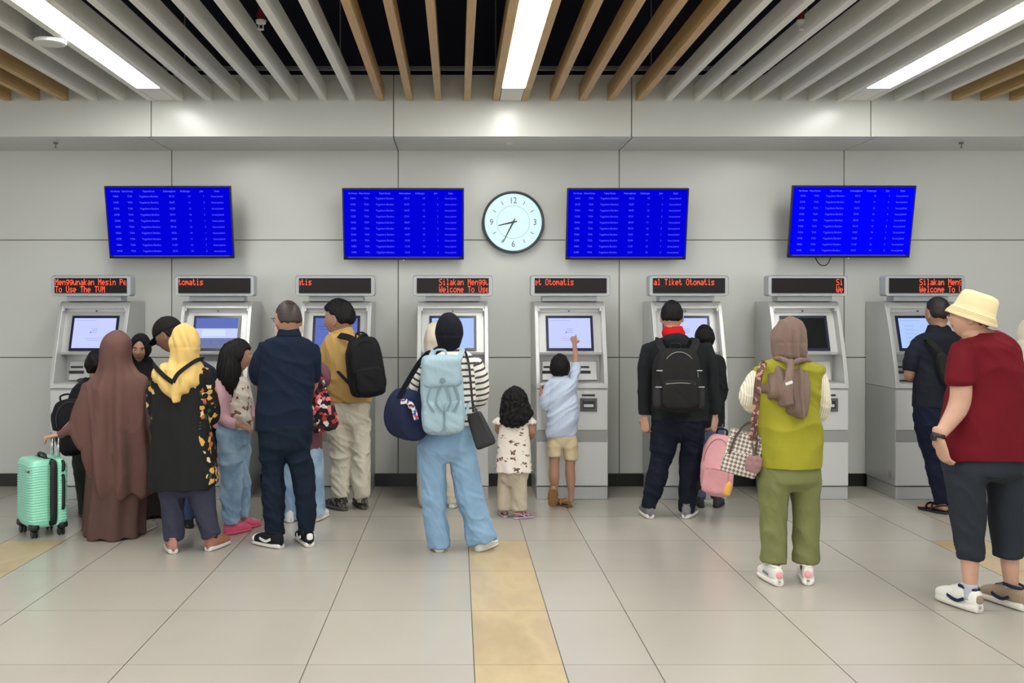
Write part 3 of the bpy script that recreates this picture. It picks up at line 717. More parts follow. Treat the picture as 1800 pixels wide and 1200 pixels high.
class Person:
    def __init__(s, name, label, px, Y, skin='tan', group=None):
        s.Y = Y; s.o = Vector((X(px, Y), Y, 0)); s.root = thing(name, label, 'person', s.o, group); s.skin = skin
        s.core = bmesh.new(); s.ncore = 0; s.heads = []; s.ends = []
    def p(s, px, py, dy=0.0):
        Yd = s.Y + dy; return Vector((X(px, Yd), Yd, Z(py, Yd))) - s.o
    def m(s, l, dy=0.0): return l * (s.Y + dy) / F
    # limb spec: (px, py, dy, r_px[, depth ratio])
    def L(s, spec, k=1.0, extra=0.0):
        out = []
        for q in spec:
            c = s.p(*q[:3]); r = s.m(q[3], q[2]) * k + extra; ra = q[4] if len(q) > 4 else 1.0
            out.append((c.x, c.y, c.z, max(r, .004), max(r * ra, .004)))
        return out
    def R(s, spec, k=1.0):
        out = []
        for q in spec:
            dy = q[4] if len(q) > 4 else 0.0; c = s.p(q[0], q[1], dy); out.append((c.x, c.y, c.z, s.m(q[2], dy) * k, q[3] * k))
        return out
    def garment(s, name, m, rings=(), limbs=(), voxel=0.008, folds=(), smooth=2, label=None, body=True, yaw=0.0, power=2.3, band=None, bk=0.78, lk=0.62, extra=None, limb_power=2.0, bodylimbs=True, sock=mat('sock_dark', (44, 44, 48), 0.9)):
        if rings and limbs and any(w_ in name for w_ in ('trousers', 'jeans', 'shorts')):
            q = rings[-1]; cx = q[0]
            rings = list(rings) + [(cx, q[1] + 10, q[2] * 0.90, q[3] * 0.86), (cx, q[1] + 20, q[2] * 0.55, q[3] * 0.55)]
            limbs = [[(l[0][0] * 0.8 + cx * 0.2, l[0][1] - 26, l[0][2] * .5, l[0][3] * 0.80, 1.4)] + [tuple(p_) + ((1.36, 1.22, 1.12, 1.05, 1, 1, 1, 1)[i_],) if len(p_) == 4 else p_ for i_, p_ in enumerate(l)] for l in limbs]
            smooth = max(smooth, 7)
            if 'cropped' not in name and 'shorts' not in name:
                s.ends = [(s.p(*l[-1][:3]), sock) for l in limbs]
        bm = bmesh.new()
        rr = [rings] if rings and isinstance(rings[0][0], (int, float)) else list(rings)
        for r in rr: hrings(bm, s.R(r), yaw=yaw, power=power)
        for l in limbs:
            if not any(w_ in name for w_ in ('trousers', 'jeans', 'shorts')):
                a_, b_ = l[0], l[1]; dl = math.hypot(b_[0] - a_[0], b_[1] - a_[1]) or 1; f_ = 0.55 * a_[3] / dl; g_ = 0.3 * a_[3] / dl
                l = [(a_[0] - (b_[0] - a_[0]) * f_, a_[1] - (b_[1] - a_[1]) * f_, a_[2], a_[3] * 0.45), (a_[0] - (b_[0] - a_[0]) * g_, a_[1] - (b_[1] - a_[1]) * g_, a_[2], a_[3] * 0.80)] + list(l)
            tube(bm, s.L(l), seg=22, power=limb_power)
        if extra: extra(bm)
        bmap = (lambda co: band(s, co)) if band else None
        me = remesh(bm, voxel, smooth, folds, bmap); me.name = name
        for x in (m if isinstance(m, (list, tuple)) else [m]): me.materials.append(x)
        o = link(name, me, s.root, label)
        if body:
            for r in rr:
                if len(r) > 1:
                    sr = s.R(r, bk); sr[0] = sr[0][:2] + (sr[0][2] - 0.012,) + sr[0][3:]; sr[-1] = sr[-1][:2] + (sr[-1][2] + 0.03,) + sr[-1][3:]
                    hrings(s.core, sr, seg=28, yaw=yaw)
            if bodylimbs:
                for l in limbs: tube(s.core, s.L(l, lk), seg=18, rnd=False)
            s.ncore += 1
        return o
    def limb(s, spec, k=1.0): tube(s.core, s.L(spec, k), seg=18, rnd=True)
    def head(s, cx, cy, hpx, yaw=0, pitch=0, roll=0, dy=0.0, neck=None, eyes=True, ears=True, nk=0.052):
        """cx,cy centre of skull in photo px, hpx = chin-to-crown px. yaw 0 looks at the wall, 180 at viewer, -90 left"""
        c = s.p(cx, cy, dy); k = s.m(hpx, dy) / 0.23
        Mx = Matrix.Translation(c) @ Matrix.Rotation(math.radians(-yaw), 4, 'Z') @ Matrix.Rotation(math.radians(roll), 4, 'Y') @ Matrix.Rotation(math.radians(pitch), 4, 'X') @ Matrix.Scale(k, 4)
        d = sphere_dirs(64, 44); add_grid(s.core, head_r(d), 64, 44, Mx)
        if ears:
            for sd in (-1, 1):
                q = []
                for t in range(9):
                    a = math.radians(-110 + t * 40)
                    q.append(Mx @ Vector((sd * (0.078 + 0.006 * math.cos(a)), -0.004 + 0.016 * -math.cos(a) * 1.0, -0.004 + 0.03 * math.sin(a))))
                tube(s.core, [(v.x, v.y, v.z, 0.006 * k, 0.006 * k) for v in q], seg=8, n=1, rnd=True)
                squad(s.core, Mx @ Vector((sd * 0.076, -0.004, -0.004)), (0.006 * k, 0.014 * k, 0.026 * k), Mx.to_3x3().normalized(), e=1.0, seg=12)
        if neck is None: neck = s.p(cx, cy + hpx * 0.72, dy)
        else: neck = s.p(*neck)
        a = Mx @ Vector((0, -0.012, -0.05)); b = Mx @ Vector((0, -0.02, -0.09))
        tube(s.core, [(a.x, a.y, a.z, nk * k), (b.x, b.y, b.z, nk * k), (neck.x, neck.y, neck.z, nk * 1.12 * k), (neck.x, neck.y + 0.0, neck.z - 0.05, nk * 1.5 * k)], seg=20, rnd=True)
        s.heads.append((Mx, k)); s.ncore += 1
        if eyes:
            for sd in (-1, 1):
                bm = bmesh.new(); squad(bm, Mx @ Vector((sd * 0.030, 0.0745, 0.008)), (0.0125 * k, 0.0105 * k, 0.0068 * k), Mx.to_3x3().normalized(), e=1.0, seg=16)
                e = obj('eye', bm, mat('eye_white', (214, 208, 200), 0.25), s.root, smooth=True)
                bm = bmesh.new(); squad(bm, Mx @ Vector((sd * 0.030, 0.0838, 0.0075)), (0.0052 * k, 0.0022 * k, 0.0052 * k), Mx.to_3x3().normalized(), e=1.0, seg=12)
                obj('iris', bm, mat('eye_iris', (30, 20, 16), 0.15), e, smooth=True)
        return Mx, k
    def hand(s, wrist, tip, side=1, palm=(0, 1, 0), curl=0.5, k=1.0, point=False):
        """wrist, tip: local vectors (tip gives finger direction); palm = direction palm faces; side=+1 thumb to the right of (dir x palm)"""
        w = Vector(wrist); d = (Vector(tip) - w).normalized(); n = Vector(palm); n = (n - d * n.dot(d)).normalized(); t = d.cross(n) * side
        k = k; bm = s.core
        tube(bm, [(*(w - d * 0.03 * k), 0.026 * k, 0.019 * k), (*(w), 0.026 * k, 0.018 * k), (*(w + d * 0.03 * k), 0.034 * k, 0.017 * k), (*(w + d * 0.075 * k), 0.040 * k, 0.014 * k), (*(w + d * 0.092 * k), 0.038 * k, 0.011 * k)], seg=18, ref=n, rnd=True)
        for i, (off, ln) in enumerate(((0.030, 0.070), (0.010, 0.078), (-0.010, 0.073), (-0.029, 0.058))):
            b = w + d * 0.085 * k + t * off * k; a0 = 0.15 + 0.35 * curl; ang = a0; pts = [(*(b - d * 0.015 * k), 0.0088 * k)]
            q = b; cc = curl if not (point and i == 0) else 0.05
            if point and i > 0: cc = 1.1
            dirn = d.copy()
            for j, fr in enumerate((0.42, 0.32, 0.26)):
                rot = cc * (0.5 if j == 0 else 0.9)
                dirn = (dirn * math.cos(rot) + n * math.sin(rot)).normalized()
                pts.append((*q, 0.0086 * k - j * 0.0006 * k)); q = q + dirn * ln * fr * k
            pts.append((*q, 0.0065 * k))
            tube(bm, pts, seg=10, n=2, rnd=True)
        b = w + d * 0.022 * k + t * 0.026 * k
        p1 = b + (t * 0.7 + d * 0.6 + n * 0.25).normalized() * 0.034 * k; p2 = p1 + (t * 0.25 + d * 0.9 + n * 0.4).normalized() * 0.03 * k; p3 = p2 + (d * 0.9 + n * 0.5).normalized() * 0.024 * k
        tube(bm, [(*b, 0.013 * k), (*p1, 0.011 * k), (*p2, 0.0095 * k), (*p3, 0.007 * k)], seg=10, n=2, rnd=True)
    def finish(s, voxel=0.006):
        me = remesh(s.core, voxel, 1); me.name = 'body'
        ms = skinm(s.skin)
        for x in ms: me.materials.append(x)
        if s.heads:
            n = len(me.polygons); ce = np.empty(n * 3); me.polygons.foreach_get('center', ce); ce = ce.reshape(-1, 3); mi = np.zeros(n, np.int32)
            for Mx, k in s.heads:
                I = np.array(Mx.inverted()); q = ce @ I[:3, :3].T + I[:3, 3]
                f = q[:, 1] > 0.05
                mi[f & (((q[:, 0]) / 0.023) ** 2 + ((q[:, 2] + 0.0575) / 0.0105) ** 2 < 1)] = 1
                for sd in (-1, 1):
                    u = q[:, 0] * sd; mi[f & (u > 0.012) & (u < 0.046) & (np.abs(q[:, 2] - (0.027 - 0.12 * np.abs(u - 0.032))) < 0.0042)] = 2
            me.polygons.foreach_set('material_index', mi)
        link('body', me, s.root)

def hair_cap(P, H, m, length=-0.35, thick=1.10, front=0.42, top=1.08, spiky=0.012, name='hair', seed=3, fringe=0.0, extra=None):
    """close-fitting hair following the skull. length: lowest z (unit) at nape; front: z above which the forehead is covered"""
    Mx, k = H; d = sphere_dirs(96, 60); p = head_r(np.concatenate([d])); x, y, z = d[:, 0], d[:, 1], d[:, 2]
    ang = np.clip((y + 0.25) / 0.75, 0, 1)               # 0 = back, 1 = front
    ang = ang * ang * (3 - 2 * ang)
    line = length * (1 - ang) + front * ang
    side = np.exp(-((y - 0.05) / 0.22) ** 2); line = line - 0.10 * side * (np.abs(x) > 0.4) + (0.42 * np.exp(-((y + 0.06) / 0.26) ** 2) * (np.abs(x) > 0.55) if length > -0.5 else 0)
    n = vnoise(p * 60, seed) * 0.06
    ms = np.clip((z - line + n) / 0.16, 0, 1); ms = ms * ms * (3 - 2 * ms)
    base = head_r(d)
    st = (vnoise(np.stack([p[:, 0] * 70, p[:, 1] * 70, p[:, 2] * 22], 1), seed + 3) + vnoise(p * 28, seed + 5) + 0.6) * spiky * 3.0
    sc = 1.035 + np.maximum((thick - 1) + (top - thick) * np.clip(z, 0, 1), 0.02) + np.maximum(st, -0.01)
    if fringe: sc = sc + fringe * np.exp(-((z - 0.5) / 0.25) ** 2) * np.clip(y, 0, 1)
    q = base * (sc * ms + 0.84 * (1 - ms))[:, None]
    bm = bmesh.new(); add_grid(bm, q, 96, 60, Mx)
    if extra: extra(bm)
    return obj(name, bm, m, P.root, smooth=True)
def head_local(H, pts):
    Mx, k = H; return [(*(Mx @ Vector(p[:3])), p[3] * k, (p[4] if len(p) > 4 else p[3]) * k) for p in pts]
def hood_extra(H, open_=True, th=1.10, narrow=1.0):
    """hijab hood around a head with the face left open"""
    def f(bm):
        Mx, k = H; d = sphere_dirs(64, 44); x, y, z = d[:, 0], d[:, 1], d[:, 2]
        b = np.stack([x * 0.083 * narrow, y * 0.101, z * 0.119], 1); lo = np.clip(-z, 0, 1)
        b[:, 1] = np.where(y > 0, b[:, 1], b[:, 1] * (1 - 0.25 * lo)); b[:, 0] *= (1 - 0.15 * lo)
        if open_:
            rr = (x / 0.62) ** 2 + ((z + 0.12) / 0.80) ** 2; m = np.clip((1.15 - rr) / 0.3, 0, 1) * (y > 0)
            b = b * (th * (1 - m) + 0.72 * m)[:, None]
        else: b = b * th
        add_grid(bm, b, 64, 44, Mx)
    return f
def glasses(P, H, m=None):
    Mx, k = H; m = m or mat('glasses_frame', (20, 20, 22), 0.3); bm = bmesh.new()
    for sd in (-1, 1):
        q = [(sd * (0.031 + 0.024 * math.cos(a)), 0.100, 0.004 + 0.017 * math.sin(a), 0.0018) for a in [i * math.pi / 6 for i in range(13)]]
        tube(bm, head_local(H, q), seg=6, n=1)
        tube(bm, head_local(H, [(sd * 0.055, 0.099, 0.010, 0.002), (sd * 0.076, 0.085, 0.012, 0.002), (sd * 0.083, 0.0, 0.012, 0.002), (sd * 0.080, -0.012, 0.0, 0.002)]), seg=6, n=1)
    tube(bm, head_local(H, [(-0.008, 0.102, 0.008, 0.0018), (0.008, 0.102, 0.008, 0.0018)]), seg=6, n=1)
    obj('glasses', bm, m, P.root)

# ------------------------------------------------------------------ shoes
def shoe_mtx(P, px, py, ang, pitch=0.0, lift=0.0, Y=None):
    Yf = (Y if Y else YF(py)) - 0.035; loc = Vector((X(px, Yf), Yf, lift)) - Vector((P.o.x, P.o.y, 0))
    ang = ang + math.degrees(math.atan((px - CX) / F))
    return Matrix.Translation(loc) @ Matrix.Rotation(math.radians(-ang), 4, 'Z') @ Matrix.Rotation(math.radians(-pitch), 4, 'X')
def shoe(P, px, py, ang, Lm=0.27, style='sneaker', cols=None, pitch=0.0, lift=0.0, Y=None, side=1, name='shoe'):
    """px,py = heel centre on the floor; local +y toe direction"""
    A = shoe_mtx(P, px, py, ang, pitch, lift, Y); k = Lm / 0.27; cols = cols or {}
    if P.ends:
        ank = A @ (V(0, 0.070, 0.0) * k); e_, sock = min(P.ends, key=lambda q: abs(q[0].x - ank.x)); P.ends.remove((e_, sock))
        dy_ = e_.y - ank.y; mv = V(e_.x - ank.x, math.copysign(max(0, abs(dy_) - 0.02), dy_), 0); A = Matrix.Translation(mv) @ A; ank = ank + mv
        q_ = [(e_.x, e_.y, e_.z + 0.10), (e_.x * .6 + ank.x * .4, e_.y * .6 + ank.y * .4, e_.z * .5 + 0.05), (ank.x, ank.y, 0.045)]
        rr_ = (0.033 if style == 'sandal' else 0.031) * (k if k < .9 else 1)
        tube(P.core, [(*v_, rr_ - (.004 if i_ == 2 else 0)) for i_, v_ in enumerate(q_)], seg=16, n=3)
        if sock and style not in ('slipon', 'sandal'):
            bs = bmesh.new(); tube(bs, [(*v_, rr_ + (.004 if i_ < 2 else -.006)) for i_, v_ in enumerate(q_)], seg=18, n=3); obj('sock', bs, sock, P.root, smooth=True)
    up = cols.get('upper'); so = cols.get('sole'); P.last = A
    def outline(t):  # centre offset, half width
        return side * 0.006 * math.sin(t * math.pi), (0.030 + 0.013 * math.sin(min(t, 1) * math.pi * 0.62)) * (1 if t < 0.86 else math.sqrt(max(0.05, 1 - ((t - 0.86) / 0.15) ** 2)))
    def rings(zlo, ztop_f, grow=0.0, tt=None, seg=20):
        out = []
        for t in (tt or [-0.012, 0.0, 0.03, 0.09, 0.2, 0.32, 0.45, 0.58, 0.7, 0.8, 0.88, 0.94, 0.98, 1.0]):
            cx, hw = outline(t); hw = hw * (0.42 if t < 0 else 0.74 if t == 0 else 0.90 if t == 0.03 else 1) + grow; zt = ztop_f(max(t, 0)) - (0.012 if t < 0 else 0); ring = []
            for i in range(seg):
                a = 2 * math.pi * i / seg; ca, sa = math.cos(a), math.sin(a)
                u = cx + hw * math.copysign(abs(ca) ** 0.7, ca) * (1 if sa < 0 else (1 - 0.45 * (sa ** 2) * min(1, (zt - zlo) / 0.06)))
                v = (zlo + zt) / 2 + (zt - zlo) / 2 * math.copysign(abs(sa) ** 0.6, sa)
                ring.append(A @ (V(u, t * 0.27 + (0.004 if t == 0 else 0) * 0, v) * k))
            out.append(ring)
        return out
    if style in ('sneaker', 'runner', 'chunky', 'croc', 'slipon'):
        st = {'sneaker': 0.03, 'runner': 0.034, 'chunky': 0.042, 'croc': 0.026, 'slipon': 0.022}[style]
        hs = {'sneaker': 1.12, 'runner': 1.15, 'chunky': 1.25, 'croc': 1.0, 'slipon': 0.8}[style]
        def top(t):
            ks = [(0, 0.088), (0.1, 0.094), (0.3, 0.102), (0.45, 0.094), (0.6, 0.080), (0.8, 0.066), (0.93, 0.057), (1.0, 0.042)]
            for (a, x), (b, y) in zip(ks, ks[1:]):
                if t <= b: return (x + (y - x) * (t - a) / (b - a)) * hs
            return ks[-1][1] * hs
        bm = bmesh.new(); skin_rings(bm, rings(st * 0.5, top)); o = obj(name, bm, up, P.root, smooth=True)
        bm = bmesh.new(); skin_rings(bm, rings(0.001, lambda t: st + (0.006 if t < 0.15 else 0) - (0.004 if t > 0.9 else 0), 0.004)); obj('sole', bm, so, o, smooth=True)
        if style == 'croc':
            bm = bmesh.new()
            for i, (tx, ty) in enumerate([(u, v) for u in (-0.022, 0.0, 0.022) for v in (0.165, 0.19, 0.215)]):
                squad(bm, A @ (V(tx, ty, top(ty / 0.27) - abs(tx) * 0.25) * k), (0.006, 0.006, 0.004), e=1.0, seg=10)
            obj('charms', bm, cols['accent'], o)
            bm = bmesh.new(); tube(bm, [(*(A @ (V(*q) * k)), 0.005) for q in ((-0.038, 0.12, 0.055), (-0.04, 0.03, 0.075), (0, -0.008, 0.078), (0.04, 0.03, 0.075), (0.038, 0.12, 0.055))], seg=8); obj('heel_strap', bm, up, o, smooth=True)
        elif style != 'slipon':
            bm = bmesh.new()
            for i in range(5):
                t = 0.36 + i * 0.07; z = top(t) - 0.002
                tube(bm, [(*(A @ (V(-0.024, t * .27, z - 0.012) * k)), 0.003), (*(A @ (V(0, t * .27 + 0.003, z + 0.003) * k)), 0.0035), (*(A @ (V(0.024, t * .27, z - 0.012) * k)), 0.003)], seg=6, n=3)
            obj('laces', bm, cols.get('laces', so), o, smooth=True)
            bm = bmesh.new()
            tube(bm, [(*(A @ (V(-0.030, 0.10, 0.094 * hs) * k)), 0.009), (*(A @ (V(-0.031, 0.05, 0.092 * hs) * k)), 0.009), (*(A @ (V(0, 0.010, 0.088 * hs) * k)), 0.008), (*(A @ (V(0.031, 0.05, 0.092 * hs) * k)), 0.009), (*(A @ (V(0.030, 0.10, 0.094 * hs) * k)), 0.009)], seg=10)
            obj('collar', bm, cols.get('collar', up), o, smooth=True)
            if 'accent' in cols:
                for sd in (-1, 1):
                    bm = bmesh.new(); q = [(sd * 0.047, 0.055, 0.062), (sd * 0.049, 0.09, 0.045), (sd * 0.050, 0.125, 0.046), (sd * 0.045, 0.165, 0.056)]
                    strap(bm, [A @ (V(*v) * k) for v in q], 0.016 * k, 0.006, nrm=A.to_3x3() @ V(1, 0, 0)); obj('side_stripe', bm, cols['accent'], o)
            if 'heel' in cols:
                bm = bmesh.new(); squad(bm, A @ (V(0, -0.001, 0.068) * k), (0.021 * k, 0.010 * k, 0.022 * k), A.to_3x3(), e=0.7, seg=16); obj('heel_patch', bm, cols['heel'], o, smooth=True)
            if 'toe' in cols:
                bm = bmesh.new(); skin_rings(bm, rings(st * 0.6, lambda t: top(t) + 0.002, 0.002, [0.82, 0.88, 0.94, 0.98, 1.005])); obj('toe_cap', bm, cols['toe'], o, smooth=True)
        return o
    # sandal: sole + straps, foot is part of the body
    bm = bmesh.new(); skin_rings(bm, rings(0.001, lambda t: 0.022, 0.004)); o = obj('sandal', bm, so, P.root, smooth=True)
    tube(P.core, [(*(A @ (V(*q[:3]) * k)), q[3] * k, q[4] * k) for q in ((0, 0.025, 0.048, 0.026, 0.026), (0, 0.05, 0.055, 0.03, 0.032), (0, 0.11, 0.05, 0.032, 0.026), (0.002, 0.17, 0.04, 0.038, 0.016), (0.004, 0.21, 0.034, 0.038, 0.012))], seg=16, ref=A.to_3x3() @ V(0, 0, 1), rnd=True)
    for i, off in enumerate((-0.026, -0.010, 0.006, 0.019, 0.031)):
        L0 = (0.235, 0.250, 0.254, 0.258, 0.262)[i] if side < 0 else (0.235, 0.250, 0.256, 0.26, 0.262)[i]
        tube(P.core, [(*(A @ (V(off * side, 0.205, 0.032) * k)), 0.009 * k), (*(A @ (V(off * side, L0 - 0.012, 0.031) * k)), 0.0085 * k + (0.003 * k if i == 4 else 0))], seg=8, rnd=True, n=1)
    for j, (y0, zt, wd) in enumerate(((0.17, 0.058, 0.028), (0.115, 0.076, 0.022))):
        bm = bmesh.new(); strap(bm, [A @ (V(*q) * k) for q in ((-0.046, y0, 0.018), (-0.040, y0, zt * 0.75), (0, y0, zt + 0.004), (0.042, y0, zt * 0.75), (0.050, y0, 0.018))], wd * k, 0.005, nrm=A.to_3x3() @ V(0, 0.05, 1) if False else A.to_3x3() @ V(0, 0, 1)); bm.free()
        bm = bmesh.new(); tube(bm, [(*(A @ (V(*q) * k)), wd * k / 2, 0.004) for q in ((-0.046, y0, 0.018), (-0.042, y0, zt * 0.72), (-0.02, y0, zt + 0.001), (0.02, y0, zt + 0.001), (0.044, y0, zt * 0.72), (0.050, y0, 0.018))], seg=10, ref=None if False else A.to_3x3() @ V(0, 1, 0), n=3)
        obj('foot_strap', bm, up, o, smooth=True)
    bm = bmesh.new(); tube(bm, [(*(A @ (V(*q) * k)), 0.004, 0.009 * k) for q in ((-0.046, 0.115, 0.03), (-0.036, 0.05, 0.062), (0, 0.000, 0.07), (0.036, 0.05, 0.062), (0.048, 0.115, 0.03))], seg=8)
    obj('heel_strap', bm, up, o, smooth=True)
    return o

# ------------------------------------------------------------------ bags
def frame_at(px, py, Y, rx=0, ry=0, rz=0):
    return Matrix.Translation((X(px, Y), Y, Z(py, Y))) @ Euler((math.radians(rx), math.radians(ry), math.radians(rz)), 'XYZ').to_matrix().to_4x4()
def bag_root(name, label, A, cat, group=None):
    t = thing(name, label, cat, A.to_translation(), group); t.rotation_euler = A.to_euler(); return t
def backpack(name, label, A, W, H, D, m, m2=None, zip_m=None, strap_m=None, style='plain', straps=None, e=0.42):
    """A: world frame at bag centre, outward (away from the wearer) is -y"""
    t = bag_root(name, label, A, 'backpack'); m2 = m2 or m; zip_m = zip_m or m2; strap_m = strap_m or m2; h = H / 2; w_ = W / 2; d = D / 2
    bm = bmesh.new(); squad(bm, (0, 0, 0), (w_, d, h), e=e, seg=36, taper=0.10); squad(bm, (0, 0.2 * d, -0.1 * h), (w_ * 1.0, d * 0.8, h * 0.86), e=0.35, seg=32)
    me = remesh(bm, 0.008, 2, [(0.006, 9, 6, 0.3, 11, 0.5)]); me.materials.append(m); link('main_compartment', me, t)
    if style != 'flap':
        bm = bmesh.new(); squad(bm, (0, -0.80 * d, -0.42 * h), (w_ * 0.80, d * 0.55, h * 0.46), e=0.4, seg=32)
        me = remesh(bm, 0.008, 2, [(0.004, 12, 8, 0.3, 5, 0.5)]); me.materials.append(m2); o = link('front_pocket', me, t)
        bm = bmesh.new(); tube(bm, [(-w_ * .62, -1.27 * d, -0.10 * h, 0.003), (0, -1.33 * d, -0.07 * h, 0.003), (w_ * .62, -1.27 * d, -0.10 * h, 0.003)], seg=6); obj('zip', bm, zip_m, o)
        bm = bmesh.new(); q = [(w_ * .80 * math.cos(a), -0.86 * d, h * 0.1 + h * 0.78 * math.sin(a), 0.003) for a in [math.pi * i / 12 for i in range(13)]]; tube(bm, q, seg=6, n=2); obj('zip', bm, zip_m, t)
    else:
        bm = bmesh.new(); squad(bm, (0, -0.12 * d, 0.62 * h), (w_ * 0.93, d * 1.12, h * 0.40), e=0.35, seg=36)
        me = remesh(bm, 0.008, 2, [(0.005, 10, 8, 0.5, 21, 0.5)]); me.materials.append(m); o = link('top_flap', me, t)
        bm = bmesh.new(); squad(bm, (0, -1.26 * d, 0.42 * h), (0.018, 0.004, 0.018), e=1, seg=14); obj('magnet', bm, m2, o)
        for sd in (-1, 1):
            bm = bmesh.new(); squad(bm, (sd * w_ * 0.46, -0.72 * d, -0.50 * h), (w_ * 0.47, d * 0.50, h * 0.42), e=0.4, seg=24)
            me = remesh(bm, 0.008, 2, [(0.006, 12, 12, 0.8, 5 + sd, 0.6)]); me.materials.append(m); link('front_pocket', me, t)
            bm = bmesh.new(); strap(bm, [(sd * w_ * .12, -1.08 * d, h * .28), (sd * w_ * .34, -1.24 * d, -.1 * h), (sd * w_ * .06, -1.36 * d, -h * 0.36)], 0.012, 0.004, (0, 1, 0)); obj('tie_strap', bm, m2, t)
            bm = bmesh.new(); strap(bm, [(sd * w_ * .55, -1.06 * d, h * .26), (sd * w_ * .74, -1.18 * d, -0.08 * h), (sd * w_ * .44, -1.32 * d, -h * 0.36)], 0.012, 0.004, (0, 1, 0)); obj('tie_strap', bm, m2, t)
    bm = bmesh.new(); tube(bm, [(-0.035, 0.5 * d, h * 0.94, 0.007), (-0.03, 0.5 * d, h + 0.03, 0.007), (0.03, 0.5 * d, h + 0.03, 0.007), (0.035, 0.5 * d, h * 0.94, 0.007)], seg=8); obj('grab_handle', bm, strap_m, t, smooth=True)
    I = A.inverted()
    for q in (straps or []):
        bm = bmesh.new(); pts = [I @ Vector(v) for v in q[0]]; strap(bm, pts, q[1], 0.014, nrm=q[2] if len(q) > 2 else (0, 1, 0)); obj('shoulder_strap', bm, strap_m, t)
    return t
def W3(px, py, Y): return Vector((X(px, Y), Y, Z(py, Y)))
TR = (0.010, 7, 3.2, 0.35)      # trouser folds
SH = (0.010, 6, 4.5, 0.5)       # shirt folds
hair_b = mat('hair_black', (17, 15, 15), 0.6, bump=(90, 0.5), stretch=(1, 1, 0.25), spec=0.2)
hair_d = mat('hair_dark', (28, 22, 21), 0.6, bump=(90, 0.4), stretch=(1, 1, 0.3), spec=0.35)
white_sole = mat('sole_white', (214, 210, 202), 0.5); black_sole = mat('sole_black', (22, 22, 24), 0.6)

# ================= child with black backpack at first kiosk
P = Person('person', 'child in dark top and green trousers at the far left kiosk, behind the brown khimar', 160, 7.62, 'tan')
H = P.head(170, 641, 46, yaw=8, neck=(168, 672, 0), eyes=True)
hair_cap(P, H, hair_b, length=-0.62, thick=1.16, spiky=0.03)
P.garment('shirt', cloth('black_top', (28, 29, 33)), [(167, 664, 11, .05), (166, 672, 26, .08), (164, 690, 31, .10), (163, 740, 32, .11), (163, 795, 33, .12)],
          [[(142, 682, 0, 11), (130, 706, -.02, 10), (136, 716, .12, 9), (140, 706, .3, 8)], [(188, 682, 0, 11), (196, 715, .05, 10), (190, 705, .25, 8)]], folds=[SH])
P.garment('trousers', cloth('dark_green', (46, 54, 46)), [(163, 785, 32, .11), (163, 815, 33, .12)],
          [[(152, 805, 0, 19), (150, 850, 0, 17), (152, 902, 0, 13)], [(176, 805, 0, 18), (178, 850, 0, 16), (178, 902, 0, 13)]], folds=[TR])
P.hand(P.p(140, 706, .3), P.p(146, 690, .42), side=1, palm=(0.3, 0.5, -0.8), curl=0.6, k=0.75)
shoe(P, 151, 912, -8, 0.21, 'sneaker', dict(upper=cloth('shoe_dark', (40, 40, 44)), sole=black_sole), side=-1)
shoe(P, 179, 912, 8, 0.21, 'sneaker', dict(upper=M['shoe_dark'], sole=black_sole))
P.finish(0.006)
A = frame_at(128, 750, 7.36, 0, -14, 0)
A = A @ Matrix.Rotation(math.radians(24), 4, 'Z')
bk = cloth('nylon_black', (20, 21, 25), rough=0.7)
backpack('school_backpack', 'round black backpack on the child at the far left kiosk', A, 0.27, 0.42, 0.17, bk, zip_m=cloth('zip_grey', (70, 72, 76)),
         straps=[([W3(140, 706, 7.42), W3(150, 672, 7.46), W3(152, 668, 7.62)], 0.045)], e=0.62)

# ================= woman in brown khimar
P = Person('person', 'woman in long brown khimar seen from behind, one hand on the mint suitcase', 205, 6.97, 'light')
bk_m = cloth('khimar_brown', (104, 76, 70), bump=0.08, var=0.04, scale=30); dr = cloth('dress_brown', (92, 68, 63), bump=0.08, var=0.05)
H = P.head(206, 612, 58, yaw=4, neck=(207, 655, 0))
kf = lambda co: np.clip((1.34 - co[:, 2]) / 0.2, 0, 1) * fold_disp(co, 0.022, 5, 1.0, 0.15, 8, 0.6) + 0.026 * np.clip((1.25 - co[:, 2]) / 0.6, 0, 1) * np.sin(np.arctan2(co[:, 1], co[:, 0] - 0.04) * 9 + co[:, 2] * 2.2 + 1.6 * vnoise(co * np.array([2.5, 2.5, 1.4]), 4))
P.garment('khimar', bk_m, [(205, 582, 5, .03), (205, 586, 15, .07), (205, 596, 23, .105), (204, 612, 27, .125), (204, 634, 29, .13), (207, 650, 36, .135), (209, 664, 46, .15), (208, 690, 55, .17), (208, 730, 60, .19), (212, 780, 61, .21), (217, 820, 56, .215), (222, 850, 47, .205), (226, 866, 40, .19)],
          [[(170, 690, 0, 26), (150, 722, -.03, 22), (133, 746, -.06, 15), (112, 760, -.08, 10), (102, 765, -.09, 8.5)], [(172, 700, -.03, 28), (156, 738, -.06, 24), (156, 768, -.07, 18), (170, 796, -.07, 13), (186, 824, -.07, 7)], [(140, 742, -.06, 14), (136, 762, -.08, 12), (150, 782, -.08, 10)],
           [(250, 700, .05, 20), (258, 745, .12, 18), (250, 770, .25, 12)]], voxel=0.009, folds=[kf], bk=0.7, bodylimbs=False,
          extra=hood_extra(H))
P.limb([(176, 688, 0, 12), (140, 735, -.05, 11), (108, 763, -.09, 6.5)])
P.hand(P.p(106, 763, -.09), P.p(90, 766, -.10), side=-1, palm=(0.1, 0.1, -1), curl=1.0, k=0.9)
